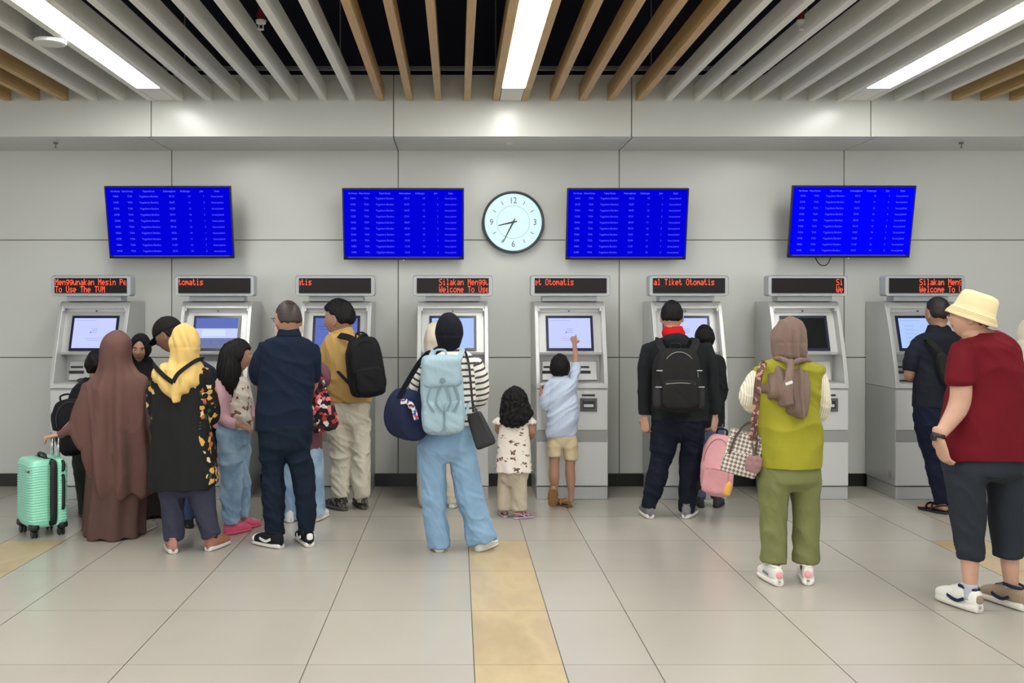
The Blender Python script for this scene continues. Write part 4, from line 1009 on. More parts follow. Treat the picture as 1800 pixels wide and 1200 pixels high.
P.garment('dress', dr, [(208, 790, 50, .19), (207, 830, 48, .19), (205, 880, 47, .20), (203, 925, 48, .215), (203, 939, 49, .22)], [[(168, 800, 0, 14), (158, 860, 0.02, 12), (152, 905, 0.04, 11), (150, 934, 0.04, 11)]],
          voxel=0.009, folds=[lambda co: 0.016 * np.sin(np.arctan2(co[:, 1], co[:, 0]) * 8 + co[:, 2] * 1.5 + 2 * vnoise(co * 2, 2))], body=False)
P.limb([(190, 780, 0, 22), (190, 860, 0, 14), (188, 925, 0, 9)]); P.limb([(222, 780, 0, 22), (224, 860, 0, 14), (232, 922, 0, 9)])
cr = cloth('shoe_cream', (196, 186, 168))
shoe(P, 243, 936, 24, 0.24, 'slipon', dict(upper=cr, sole=white_sole)); shoe(P, 190, 932, -6, 0.24, 'slipon', dict(upper=cr, sole=white_sole), side=-1)
P.finish(0.006)

# ================= girl in black hijab facing the viewer
P = Person('person', 'girl in black hijab facing the viewer, between the brown khimar and the yellow hijab', 252, 7.66, 'tan')
H = P.head(247, 613, 49, yaw=172, pitch=-10, roll=-4, neck=(249, 650, .02), dy=-0.02)
hj = cloth('hijab_black', (20, 20, 23), bump=0.12)
P.garment('hijab', hj, [(251, 628, 12, .07, .04), (252, 642, 20, .09, .03), (254, 660, 27, .12), (254, 690, 26, .13), (256, 712, 17, .10)], [], voxel=0.006, folds=[(0.008, 9, 4, 0.4, 3, 0.6)], body=False, extra=hood_extra(H, th=1.10))
P.garment('robe', cloth('robe_plum', (58, 46, 46)), [(253, 655, 16, .07), (253, 664, 30, .10), (254, 690, 33, .11), (256, 760, 34, .13), (256, 830, 36, .15), (258, 870, 38, .17), (260, 902, 40, .18)],
          [[(226, 675, 0, 12), (222, 715, .03, 11), (232, 748, -.1, 9)], [(284, 675, 0, 12), (290, 715, .03, 11), (280, 745, -.1, 9)]],
          folds=[lambda co: 0.014 * np.clip((0.9 - co[:, 2]), 0, 1) * np.sin(np.arctan2(co[:, 1], co[:, 0]) * 9 + 2 * vnoise(co * 2, 2))], voxel=0.009)
P.hand(P.p(232, 748, -.1), P.p(252, 756, -.14), side=1, palm=(0, 1, 0.3), curl=.5, k=.8); P.hand(P.p(280, 745, -.1), P.p(262, 756, -.13), side=-1, palm=(0, 1, 0.3), curl=.5, k=.8)
shoe(P, 246, 914, 178, 0.22, 'slipon', dict(upper=M['shoe_dark'], sole=black_sole), Y=7.78); shoe(P, 270, 914, 176, 0.22, 'slipon', dict(upper=M['shoe_dark'], sole=black_sole), Y=7.78)
P.finish(0.0045)

# ================= man with black cap
P = Person('person', 'man in black cap and navy jacket leaning over behind the yellow hijab', 340, 7.22, 'brown')
H = P.head(297, 590, 60, yaw=-76, pitch=-26, neck=(326, 632, .0))
hair_cap(P, H, hair_b, length=-0.4, thick=1.06)
bm = bmesh.new(); Mx, k = H; d = sphere_dirs(48, 32); q = np.stack([d[:, 0] * 0.087, d[:, 1] * 0.107 - 0.004, np.where(d[:, 2] > 0, d[:, 2] * 0.105 + 0.030, d[:, 2] * 0.012 + 0.030)], 1)
add_grid(bm, q, 48, 32, Mx); capm = cloth('cap_black', (26, 25, 25)); cap = obj('cap', bm, capm, P.root, smooth=True)
bm = bmesh.new(); rows = []
for t in range(7):
    f = t / 6; w_ = 0.070 * math.sqrt(max(0.06, 1 - (f * 0.92) ** 2.6)); y = 0.088 + f * 0.075; z = 0.034 - f * 0.016
    rows.append([Mx @ V(w_ * math.cos(a), y, z - 0.02 * (math.cos(a) ** 2) + 0.0035 * math.sin(a)) for a in [2 * math.pi * i / 20 for i in range(20)]])
skin_rings(bm, rows); obj('cap_brim', bm, capm, cap, smooth=True)
bm = bmesh.new(); squad(bm, Mx @ V(0, -0.004, 0.135), (0.007, 0.007, 0.004), e=1, seg=10); obj('cap_button', bm, capm, cap)
P.garment('jacket', cloth('jacket_navy', (30, 36, 54)), [(334, 628, 14, .07), (338, 640, 28, .10), (345, 655, 37, .12), (350, 680, 40, .14), (350, 730, 39, .14), (347, 795, 37, .14)],
          [[(382, 664, 0, 13), (388, 700, .02, 12), (376, 740, -.02, 10)], [(312, 664, 0, 14), (300, 700, .1, 12), (292, 730, .2, 10)]], folds=[SH])
P.garment('jeans', cloth('denim_dark', (62, 78, 112)), [(346, 785, 36, .13), (345, 820, 37, .14)], [[(330, 810, 0, 18), (328, 860, 0, 15), (330, 912, 0, 13)], [(360, 810, 0, 18), (362, 860, 0, 15), (364, 912, 0, 13)]], folds=[TR])
P.hand(P.p(292, 730, .2), P.p(285, 748, .3), k=1); P.hand(P.p(376, 740, -.02), P.p(368, 758, -.02), k=1)
for xx, sd in ((330, -1), (362, 1)): shoe(P, xx, 926, sd * 8, 0.26, 'sneaker', dict(upper=M['shoe_dark'], sole=black_sole), side=sd)
P.finish(0.005)

# ================= woman with yellow hijab
P = Person('person', 'woman in yellow hijab and long black overdress seen from behind', 322, 6.5, 'tan')
floral_y = ramp_mat('floral_yellow', 'voronoi', [(0, (22, 22, 22)), (0.66, (206, 160, 84)), (0.75, (222, 196, 150)), (0.81, (40, 78, 50)), (0.90, (190, 96, 60)), (0.95, (24, 22, 24))], scale=34, bump=0.1)
yel = cloth('hijab_yellow', (222, 188, 116), bump=0.08, var=0.03, scale=30); blk = cloth('overdress_black', (30, 31, 30), bump=0.1, var=0.05)
H = P.head(324, 604, 62, yaw=-6, neck=(320, 650, 0), eyes=True)
hf = lambda co: 0.007 * np.clip((1.50 - co[:, 2]) / 0.12, 0, 1) * np.sin(co[:, 0] * 95 + co[:, 2] * 26 + 1.8 * vnoise(co * 9, 4))
P.garment('hijab', yel, [(326, 612, 24, .115), (325, 628, 23, .11), (322, 636, 26, .11), (318, 643, 38, .13), (315, 654, 45, .155), (316, 667, 42, .175, -.01), (317, 680, 31, .175, -.02), (317, 693, 16, .165, -.03), (316, 704, 4, .15, -.05)], [], voxel=0.006, folds=[hf, (0.006, 8, 4, 0.4, 5, 0.6)], body=False, extra=hood_extra(H, th=1.16))
P.garment('tunic', floral_y, [(318, 645, 30, .08), (316, 655, 41, .11), (317, 690, 46, .12), (320, 760, 54, .14), (326, 820, 56, .15), (330, 848, 54, .15)],
          [[(280, 660, 0, 14), (272, 690, .02, 14), (273, 720, .04, 13), (284, 732, .16, 11), (296, 728, .28, 9)], [(360, 660, 0, 14), (370, 695, .02, 13), (374, 730, .05, 12), (364, 742, .2, 10)]], folds=[SH])
P.hand(P.p(296, 728, .28), P.p(306, 715, .38), k=.9); P.hand(P.p(364, 742, .2), P.p(350, 738, .32), side=-1, k=.9)
P.garment('overdress', blk, [(316, 668, 38, .125), (317, 690, 43, .135), (318, 730, 49, .155), (318, 790, 54, .175), (318, 835, 57, .185), (319, 856, 57, .19)], [[(283, 650, -.04, 4), (288, 664, -.06, 7), (296, 684, -.04, 12)], [(352, 660, -.06, 5), (352, 680, -.04, 9)]], voxel=0.008,
          folds=[lambda co: 0.010 * np.clip((1.1 - co[:, 2]), 0, 1) * np.sin(np.arctan2(co[:, 1], co[:, 0]) * 7 + 2 * vnoise(co * 2, 2)), (0.008, 5, 2, .2, 7, .4)], body=False)
bm = bmesh.new(); strap(bm, [P.p(357, 630, -.02), P.p(344, 634, -.14), P.p(326, 646, -.185), P.p(312, 658, -.205), P.p(304, 672, -.215)], 0.026, 0.01, (0, 1, 0.1)); obj('overdress_strap', bm, blk, P.root)
bm = bmesh.new(); strap(bm, [P.p(270, 640, -.0), P.p(276, 648, -.12), P.p(290, 662, -.19), P.p(304, 672, -.215)], 0.028, 0.01, (0, 1, 0.1)); obj('overdress_strap', bm, blk, P.root)
P.garment('trousers', cloth('trouser_slate', (58, 59, 76)), [(318, 820, 44, .14), (320, 850, 42, .14)], [[(303, 850, 0, 22), (303, 900, 0, 19.5), (305, 949, 0, 18)], [(352, 850, .03, 24), (361, 900, .03, 20), (373, 942, .03, 17.5)]], folds=[TR])
pk = cloth('shoe_dusty_pink', (176, 126, 116))
shoe(P, 299, 972, -4, 0.25, 'runner', dict(upper=pk, sole=white_sole), side=-1); shoe(P, 372, 964, 30, 0.25, 'runner', dict(upper=cloth('shoe_tan', (158, 108, 90)), sole=white_sole))
P.finish(0.006)

# ================= girl in pink cardigan
P = Person('person', 'girl with long black hair, pink cardigan and pale jeans, turned to the right', 413, 7.05, 'tan')
pkc = cloth('cardigan_pink', (196, 158, 166), bump=0.15)
H = P.head(418, 626, 56, yaw=66, pitch=-4, neck=(414, 662, 0))
hair_cap(P, H, hair_b, length=-0.9, thick=1.12, front=0.35)
P.garment('long_hair', hair_b, [(410, 604, 14, .07), (406, 620, 19, .10), (404, 645, 21, .105, -.02), (403, 668, 18, .09, -.05), (406, 688, 12, .06, -.06), (411, 704, 5, .03, -.06)], [], voxel=0.006, body=False,
          folds=[lambda co: 0.004 * np.sin(np.arctan2(co[:, 1] + .02, co[:, 0] + 0.03) * 26 + 3 * vnoise(co * 8, 2)), (0.006, 12, 3, .2)], smooth=1)
tee = ramp_mat('tee_print', 'noise', [(0.0, (120, 88, 70)), (0.40, (206, 198, 184)), (0.60, (216, 210, 198)), (0.72, (160, 110, 90))], scale=22)
P.garment('tee', tee, [(416, 662, 11, .06), (417, 672, 20, .09), (420, 700, 22, .11), (422, 755, 22, .11)], [], folds=[SH], yaw=0.0)
P.garment('cardigan', pkc, [(404, 660, 10, .06), (402, 668, 20, .10), (399, 700, 22, .12), (398, 750, 23, .12)],
          [[(392, 674, -.07, 13), (386, 705, -.12, 12), (388, 728, -.14, 11.5), (400, 740, -.15, 10), (414, 745, -.16, 9)], [(420, 672, .12, 11), (438, 700, .12, 9), (445, 735, .08, 8)]], folds=[(0.009, 8, 7, 0.6)], bk=.7)
P.limb([(410, 744, -.16, 6), (420, 746, -.16, 5.6)]); P.hand(P.p(418, 745, -.16), P.p(436, 752, -.14), side=1, palm=(0, 0.4, -1), curl=.7, k=.85)
P.hand(P.p(444, 735, .08), P.p(440, 752, .04), side=-1, palm=(-1, 0, 0), curl=.6, k=.85)
jl = ramp_mat('denim_pale', 'noise', [(0, (96, 124, 150)), (0.45, (128, 156, 182)), (0.6, (158, 184, 204)), (1, (190, 208, 220))], scale=6, rough=0.85, constant=False, bump=0.3)
P.garment('jeans', jl, [(411, 742, 26, .11), (411, 770, 28, .12)], [[(403, 770, -.06, 22), (405, 820, -.06, 21), (406, 870, -.06, 18), (406, 920, -.06, 14)], [(420, 770, .07, 18), (424, 820, .08, 17), (425, 870, .08, 14), (425, 910, .08, 11)]], folds=[(0.014, 8, 7, 0.5)], sock=None)
cp = cloth('croc_pink', (216, 92, 122), bump=0.05, rough=0.5); ca = mat('charm_white', (220, 190, 190), 0.5)
shoe(P, 399, 937, 50, 0.225, 'croc', dict(upper=cp, sole=cp, accent=ca)); shoe(P, 420, 929, 46, 0.225, 'croc', dict(upper=cp, sole=cp, accent=ca), side=-1)
P.finish(0.005)

# ================= man in navy shirt
P = Person('person', 'man in navy shirt and dark jeans with glasses, arms folded, seen from behind', 505, 6.63, 'tan')
nv = cloth('shirt_navy', (17, 28, 48), bump=0.12, var=0.05)
H = P.head(506, 563, 66, yaw=-32, neck=(507, 598, 0)); glasses(P, H)
hair_cap(P, H, mat('hair_thin', (50, 36, 32), 0.5, bump=(90, 0.3)), length=-0.22, thick=1.03, front=0.55, top=1.03, spiky=0.004)
P.garment('shirt', nv, [[(508, 584, 19, .08), (508, 590, 24, .09), (508, 596, 37, .105), (508, 603, 43, .115), (507, 615, 47, .12), (505, 650, 48, .13), (502, 700, 49, .145), (499, 740, 51, .155), (498, 757, 52, .155)]],
          [[(470, 612, 0, 17), (459, 635, .02, 18.5), (457, 655, .05, 18), (460, 668, .08, 17)], [(544, 612, 0, 17), (549, 640, .03, 16), (548, 664, .1, 16)]], folds=[(0.009, 5, 4, 0.5)])
bm = bmesh.new(); hrings(bm, P.R([(508, 576, 17, .068), (508, 581, 18.5, .074), (508, 590, 22, .082)]), seg=28); obj('collar', bm, nv, P.root, smooth=True)
P.limb([(460, 664, .06, 12), (463, 684, .14, 12), (480, 684, .24, 10), (505, 676, .30, 8)]); P.hand(P.p(503, 676, .3), P.p(525, 670, .3), k=1.0, palm=(0, -1, 0))
P.limb([(548, 660, .08, 12), (546, 680, .16, 11), (525, 680, .30, 9)]); P.hand(P.p(528, 680, .3), P.p(505, 676, .34), side=-1, palm=(0, -1, 0))
P.garment('jeans', cloth('denim_navy', (17, 29, 44), var=0.15), [(500, 745, 47, .145), (502, 780, 46, .145)], [[(480, 775, 0, 25), (480, 820, 0, 21), (481, 870, 0, 19.5), (483, 938, 0, 17)], [(522, 775, .02, 25), (530, 820, .02, 21), (536, 870, .02, 18.5), (539, 934, .02, 15.5)]], folds=[(0.013, 7, 6, 0.35)])
bw = cloth('sneaker_black', (26, 27, 30)); swh = cloth('sneaker_white', (222, 222, 220))
shoe(P, 483, 963, -40, 0.27, 'sneaker', dict(upper=bw, sole=white_sole, accent=swh, laces=swh, toe=swh), side=-1)
shoe(P, 539, 952, -14, 0.28, 'sneaker', dict(upper=bw, sole=white_sole, accent=swh, laces=swh, heel=swh))
P.finish(0.0055)

# ================= woman with floral bag
P = Person('person', 'woman in mauve top and pale hijab almost hidden behind the man in navy', 522, 7.45, 'tan')
H = P.head(507, 580, 58, yaw=-12, neck=(510, 622, 0))
P.garment('hijab', cloth('hijab_beige', (214, 194, 178), bump=0.1), [(508, 592, 26, .12), (508, 610, 27, .12), (512, 625, 34, .13), (514, 645, 36, .14), (514, 675, 20, .13)], [], voxel=0.007, folds=[(0.006, 9, 4, .4)], body=False, extra=hood_extra(H, th=1.2))
P.garment('top', cloth('top_mauve', (112, 72, 82)), [(514, 630, 22, .08), (516, 640, 40, .11), (520, 680, 42, .13), (522, 790, 44, .15)], [[(552, 648, 0, 15), (566, 652, -.04, 14), (568, 668, -.04, 13), (555, 684, .06, 11)], [(480, 648, 0, 14), (474, 690, .1, 12)]], folds=[SH])
P.garment('jeans', jl, [(522, 780, 40, .13), (522, 800, 40, .13)], [[(508, 800, 0, 20), (507, 860, 0, 18), (507, 914, 0, 15)], [(546, 800, 0, 22), (552, 860, 0, 19), (556, 906, 0, 16)]], folds=[TR])
P.hand(P.p(474, 690, .1), P.p(480, 705, .15), k=.9); P.hand(P.p(556, 684, .06), P.p(550, 698, .04), k=.9)
shoe(P, 507, 922, -20, 0.24, 'sneaker', dict(upper=M['sneaker_white'], sole=white_sole), side=-1); shoe(P, 557, 914, 22, 0.24, 'sneaker', dict(upper=M['sneaker_white'], sole=white_sole))
P.finish(0.007)
# floral tote
fl_r = ramp_mat('floral_red', 'voronoi', [(0, (28, 22, 24)), (0.42, (176, 52, 62)), (0.60, (226, 216, 208)), (0.72, (60, 36, 38)), (0.84, (214, 120, 122)), (0.92, (98, 92, 80))], scale=34)
A = frame_at(568, 719, 7.28, 0, -6, 12); t = bag_root('floral_tote', 'floral red and black tote bag between the navy shirt and the khaki shirt', A, 'bag')
bm = bmesh.new(); hrings(bm, [(0, 0, -.155, .085, .05), (0, 0, -.15, .098, .058), (0, 0, -.05, .092, .062), (0, 0, .06, .068, .05), (0, 0, .12, .05, .035), (0, 0, .125, .045, .03)], power=3.2, n=3)
me = remesh(bm, 0.006, 1, [(0.008, 9, 7, .3)]); me.materials.append(fl_r); link('bag_body', me, t)
for yy_ in (-0.03, 0.03):
    bm = bmesh.new(); strap(bm, [(-.035, yy_, .10), (-.045, yy_, .2), (-.03, yy_ * .5, .28), (0.0, yy_ * .5, .28), (.02, yy_, .2), (.03, yy_, .10)], 0.018, 0.006, (0, 1, 0)); obj('bag_handle', bm, fl_r, t)

# ================= man in khaki
P = Person('person', 'young man in khaki shirt and cream trousers wearing a black backpack', 612, 7.88, 'tan')
kh = cloth('shirt_khaki', (190, 156, 96), bump=0.12, var=0.05)
H = P.head(596, 562, 64, yaw=-68, pitch=-4, neck=(604, 594, 0))
hair_cap(P, H, hair_b, length=-0.35, thick=1.06, front=0.42, top=1.13, spiky=0.014, fringe=0.08)
P.garment('shirt', kh, [[(603, 578, 15, .07), (604, 585, 22, .09), (604, 592, 33, .11), (604, 605, 37, .12), (606, 640, 39, .125), (610, 690, 41, .135), (613, 706, 40, .135)], [(592, 700, 20, .10), (590, 716, 17, .09)]],
          [[(577, 606, 0, 13), (571, 635, .0, 14), (570, 668, .02, 13), (574, 690, .08, 12), (580, 694, .2, 10), (584, 684, .34, 8)], [(632, 606, 0, 12), (638, 650, .05, 12), (630, 680, .25, 9)]], folds=[(0.010, 7, 5, 0.6)])
bm = bmesh.new(); hrings(bm, P.R([(602, 571, 14, .065), (603, 577, 17, .075), (604, 586, 21, .085)]), seg=28); obj('collar', bm, kh, P.root, smooth=True)
P.hand(P.p(584, 684, .34), P.p(582, 664, .38), k=1, palm=(0, 1, 0), curl=.4); P.hand(P.p(630, 680, .25), P.p(622, 668, .33), side=-1, k=1)
P.garment('trousers', cloth('trouser_cream', (204, 198, 180), var=0.05), [(613, 704, 35, .118), (611, 735, 40, .14)], [[(594, 740, 0, 23), (597, 790, 0, 17.5), (597, 840, 0, 16), (599, 866, 0, 15.5), (600, 874, 0, 14)], [(631, 740, .03, 21), (632, 790, .03, 18), (634, 840, .03, 17), (636, 866, .03, 16), (637, 874, .03, 14)]], folds=[(0.013, 9, 9, 0.7)])
bm = bmesh.new(); tube(bm, P.L([(599, 868, 0, 10), (599, 884, 0, 9)])); tube(bm, P.L([(636, 868, .03, 10), (636, 882, .03, 9)])); o = obj('ankle_cuffs', bm, M['trouser_cream'], P.root, smooth=True)
gs = ramp_mat('shoe_camo', 'noise', [(0, (52, 50, 48)), (.5, (104, 98, 92)), (.62, (140, 132, 124))], scale=30)
shoe(P, 600, 897, -34, 0.26, 'runner', dict(upper=gs, sole=cloth('sole_grey', (92, 88, 84)), laces=M['zip_grey'], collar=black_sole), side=-1)
shoe(P, 637, 895, -16, 0.26, 'runner', dict(upper=gs, sole=M['sole_grey'], laces=M['zip_grey'], collar=black_sole), Y=7.92)
P.finish(0.0055)
A = frame_at(642, 645, 7.66, 0, -7, 18)
S = [([W3(626, 600, 7.66), W3(610, 592, 7.70), W3(590, 590, 7.84), W3(583, 600, 7.95)], 0.05, (-.4, -1, .9)), ([W3(612, 672, 7.70), W3(596, 655, 7.74), W3(588, 648, 7.86)], 0.022),
     ([W3(645, 600, 7.66), W3(640, 590, 7.74), W3(630, 592, 7.9)], 0.05, (-.4, -1, .9))]
backpack('laptop_backpack', 'black backpack worn by the man in khaki', A, 0.27, 0.46, 0.17, bk, straps=S)
# ================= woman in striped shirt
P = Person('person', 'woman in navy hijab, striped shirt and blue wide jeans seen from behind', 795, 6.5, 'light')
stripe = ramp_mat('stripe_shirt', 'attr', [(0, (226, 222, 212)), (0.66, (70, 66, 68))], scale=1 / 0.041, bump=0.15)
def sband(P_, co):
    out = co[:, 2].copy()
    for a, b_, c in ((P_.p(752, 640, 0), P_.p(728, 700, .05), P_.p(722, 735, .06)), (P_.p(836, 640, 0), P_.p(846, 690, .05), P_.p(838, 712, .14))):
        a, b_ = np.array(a), np.array(b_); d = (b_ - a); Ln = np.linalg.norm(d); d = d / Ln
        u = (co - a) @ d; dist = np.linalg.norm(co - a - u[:, None] * d, axis=1)
        m = (dist < 0.075) & (np.abs(co[:, 0]) > 0.135) & (u > -0.02)
        out[m] = a[2] - u[m]
    return out
H = P.head(789, 585, 62, yaw=2, neck=(790, 626, 0))
hjn = cloth('hijab_navy', (17, 18, 27), bump=0.1, var=0.03)
P.garment('hijab', hjn, [(789, 592, 24, .115), (789, 606, 20, .10), (789, 616, 15, .085), (788, 622, 13, .08)], [[(778, 612, -.04, 9), (764, 622, -.05, 9), (752, 636, -.03, 7)], [(798, 612, .06, 9), (810, 622, .08, 8)]], voxel=0.006, folds=[(0.004, 9, 4, .4)], body=False, extra=hood_extra(H, th=1.13))
P.garment('striped_shirt', stripe, [(790, 611, 14, .06), (790, 616, 26, .085), (791, 624, 38, .105), (793, 638, 44, .12), (794, 665, 44, .125), (794, 700, 42, .13), (793, 730, 41, .13), (793, 746, 41, .13)],
          [[(752, 638, 0, 13), (737, 670, .03, 14), (726, 702, .05, 13), (722, 730, .07, 12)], [(834, 638, 0, 14), (844, 668, .02, 15.5), (845, 692, .05, 15), (839, 706, .12, 13), (834, 700, .22, 11)]], folds=[(0.007, 6, 5, 0.6)], band=sband, voxel=0.007)
P.hand(P.p(722, 738, .08), P.p(722, 756, .1), k=.9); P.limb([(834, 702, .22, 7), (826, 690, .34, 6)]); P.hand(P.p(826, 690, .34), P.p(818, 676, .42), k=.9)
jb = cloth('denim_blue', (128, 160, 188), bump=0.2, var=0.07)
P.garment('wide_jeans', jb, sock=None, rings= [(793, 728, 41, .13), (790, 750, 45, .14), (785, 775, 48, .15), (783, 792, 49, .15)],
          limbs=[[(759, 785, 0, 26), (761, 830, 0, 23.5), (763, 880, 0, 22), (766, 920, 0, 21.5), (770, 952, 0, 20), (771, 963, 0, 20)], [(810, 785, .02, 26), (818, 830, .02, 25), (828, 880, .02, 25), (840, 920, .02, 26), (846, 943, .02, 27), (848, 952, .02, 27)]],
          folds=[(0.012, 6, 3.5, 0.35), (0.006, 12, 9, 0.8, 31, 0.5)], voxel=0.008)
shoe(P, 774, 968, -6, 0.24, 'slipon', dict(upper=M['sneaker_white'], sole=white_sole), side=-1); shoe(P, 858, 962, 26, 0.25, 'slipon', dict(upper=M['sneaker_white'], sole=white_sole))
P.finish(0.006)
pb = cloth('nylon_pale_blue', (150, 174, 184), bump=0.12, var=0.03); pb2 = cloth('strap_grey_blue', (112, 132, 142))
A = frame_at(777, 694, 6.26, 2, -2, 4)
S = [([W3(752, 648, 6.28), W3(756, 632, 6.33), W3(762, 618, 6.42), W3(768, 612, 6.52)], 0.034, (0, -1, .8)), ([W3(800, 646, 6.28), W3(806, 632, 6.33), W3(812, 618, 6.42), W3(812, 612, 6.52)], 0.034, (0, -1, .8)),
     ([W3(808, 745, 6.28), W3(818, 728, 6.34), W3(826, 705, 6.42)], 0.016)]
backpack('flap_backpack', 'pale blue flap backpack on the woman in the striped shirt', A, 0.265, 0.49, 0.20, pb, pb2, strap_m=pb, style='flap', straps=S)
# duffel
A = frame_at(713, 733, 6.42, 0, 0, 24); t = bag_root('duffel_bag', 'round navy duffel bag hanging left of the pale blue backpack', A, 'bag')
dm = cloth('duffel_navy', (30, 37, 64), bump=0.1)
bm = bmesh.new()
rows = [(-.20, .04), (-.20, .09), (-.185, .118), (-.16, .125), (.10, .125), (.13, .11), (.14, .05)]
skin_rings(bm, [[V(r * 0.92 * math.cos(a), y, r * 1.12 * math.sin(a) + 0.02 * max(0, math.sin(a)) * 2) for a in [2 * math.pi * i / 40 for i in range(40)]] for y, r in rows])
me = remesh(bm, 0.007, 2, [(0.006, 6, 5, .3)]); me.materials.append(dm); link('bag_body', me, t)
I = A.inverted()
bm = bmesh.new(); strap(bm, [I @ v for v in (W3(700, 700, 6.27), W3(718, 668, 6.32), W3(738, 636, 6.36), W3(752, 620, 6.47), W3(756, 620, 6.6))], 0.032, 0.008, (0.3, 1, .3)); obj('bag_strap', bm, hjn, t)
bm = bmesh.new(); strap(bm, [I @ v for v in (W3(736, 712, 6.28), W3(740, 680, 6.30), W3(748, 640, 6.34), W3(756, 620, 6.46))], 0.030, 0.008, (0.3, 1, .3)); obj('bag_strap', bm, hjn, t)
rib = ramp_mat('ribbon_print', 'voronoi', [(0, (214, 206, 196)), (.4, (60, 84, 170)), (.6, (190, 72, 78)), (.75, (36, 44, 84)), (.88, (226, 214, 200))], scale=70)
bm = bmesh.new(); strap(bm, [I @ v for v in (W3(704, 706, 6.20), W3(716, 706, 6.19), W3(726, 716, 6.19), W3(732, 738, 6.20))], 0.03, 0.006, (0, 1, 0)); squad(bm, I @ W3(722, 714, 6.185), (.018, .012, .016), e=1, seg=12); obj('ribbon', bm, rib, t)
# crossbody
A = frame_at(842, 750, 6.33, 0, -22, -8); t = bag_root('crossbody_bag', 'small flat black crossbody bag at the right hip of the woman in the striped shirt', A, 'bag')
cb = mat('leather_black', (22, 22, 26), 0.5)
bm = bmesh.new(); squad(bm, (0, 0, -.02), (.058, .028, .115), e=0.25, seg=28, taper=0.18); me = remesh(bm, 0.006, 1, ()); me.materials.append(cb); link('bag_body', me, t)
I = A.inverted(); bm = bmesh.new(); strap(bm, [I @ v for v in (W3(832, 724, 6.33), W3(828, 680, 6.32), W3(824, 640, 6.34), W3(818, 618, 6.45), W3(812, 612, 6.56))], 0.014, 0.006, (0, 1, .3)); obj('bag_strap', bm, cb, t)
bm = bmesh.new(); strap(bm, [I @ v for v in (W3(852, 756, 6.30), W3(840, 728, 6.30), W3(829, 700, 6.31))], 0.006, 0.006, (0, 1, 0)); obj('strap_tail', bm, cb, t)
bm = bmesh.new(); squad(bm, I @ W3(848, 772, 6.30), (.003, .003, .01), e=1, seg=8); obj('tag', bm, M['ui_white'] if False else mat('tag_white', (210, 210, 205), .5), t)

# ================= person hidden behind the striped shirt
P = Person('person', 'person in cream hijab and cream trousers hidden behind the woman in the striped shirt', 770, 7.95, 'light')
H = P.head(768, 598, 56, yaw=6, neck=(770, 640, 0)); cm = cloth('cream_cloth', (212, 202, 184), bump=0.1)
P.garment('hijab', cm, [(768, 606, 22, .115), (768, 622, 22, .11), (770, 638, 30, .13), (770, 665, 32, .14), (770, 690, 18, .13)], [], voxel=0.008, folds=[(0.006, 9, 4, .4)], body=False, extra=hood_extra(H, th=1.15))
P.garment('tunic', cm, [(770, 645, 22, .08), (770, 655, 32, .11), (770, 720, 33, .13), (770, 800, 36, .14)], [[(743, 662, 0, 12), (738, 700, .05, 10), (746, 715, .2, 9)], [(797, 662, 0, 12), (802, 690, .05, 10), (794, 680, .25, 9)]], folds=[SH])
P.garment('trousers', cm, [(770, 790, 33, .12), (770, 810, 33, .12)], [[(752, 810, 0, 17), (750, 850, 0, 15), (749, 886, 0, 13)], [(788, 810, 0, 16), (792, 850, 0, 13), (796, 884, 0, 11)]], folds=[TR])
P.hand(P.p(746, 715, .2), P.p(752, 702, .25), k=.9); P.hand(P.p(794, 680, .25), P.p(788, 668, .3), k=.9)
shoe(P, 748, 891, -8, 0.23, 'slipon', dict(upper=M['sneaker_white'], sole=white_sole), side=-1); shoe(P, 797, 891, 8, 0.23, 'slipon', dict(upper=M['sneaker_white'], sole=white_sole))
P.finish(0.008)

# ================= little girl
P = Person('person', 'little girl with long black hair, white blouse with brown butterflies and beige trousers', 905, 7.55, 'tan')
H = P.head(905, 704, 44, yaw=6, pitch=4, neck=(904, 730, 0))
hair_cap(P, H, hair_b, length=-1.2, thick=1.18, front=0.35, top=1.12, spiky=0.02)
P.garment('long_hair', hair_b, [(906, 684, 10, .05), (905, 692, 20, .09), (905, 708, 23, .10, -.01), (904, 726, 25, .10, -.03), (905, 738, 24, .085, -.05), (903, 746, 18, .06, -.07), (902, 751, 8, .03, -.07)], [[(925, 715, -.02, 7), (930, 730, -.04, 7), (928, 740, -.04, 4)], [(884, 722, -.03, 5), (884, 738, -.05, 5), (888, 748, -.06, 3)]], voxel=0.006, body=False,
          folds=[lambda co: 0.006 * np.sin(np.arctan2(co[:, 1], co[:, 0]) * 16 + 30 * co[:, 2] * 0 + 5 * vnoise(co * np.array([12, 12, 25]), 2)), (0.008, 30, 25, .2)], smooth=1)
bfly = ramp_mat('butterfly_print', 'spots', [(0, (104, 80, 70)), (.24, (226, 216, 204))], scale=15, rnd=0.9, stretch=((1.0, 1.0, 1.5), (0.3, 0.2, 0.5)), bump=0.1)
P.garment('blouse', bfly, [(903, 728, 12, .05), (903, 734, 20, .07), (903, 745, 25, .085), (903, 775, 28, .10), (903, 805, 30, .115), (903, 828, 32, .125)], [], folds=[lambda co: 0.007 * np.clip((0.55 - co[:, 2]) / 0.3, 0, 1) * np.sin(np.arctan2(co[:, 1], co[:, 0]) * 9 + 1), (0.004, 9, 4, .3)], voxel=0.006)
rf = cloth('ruffle_white', (224, 214, 204)); 
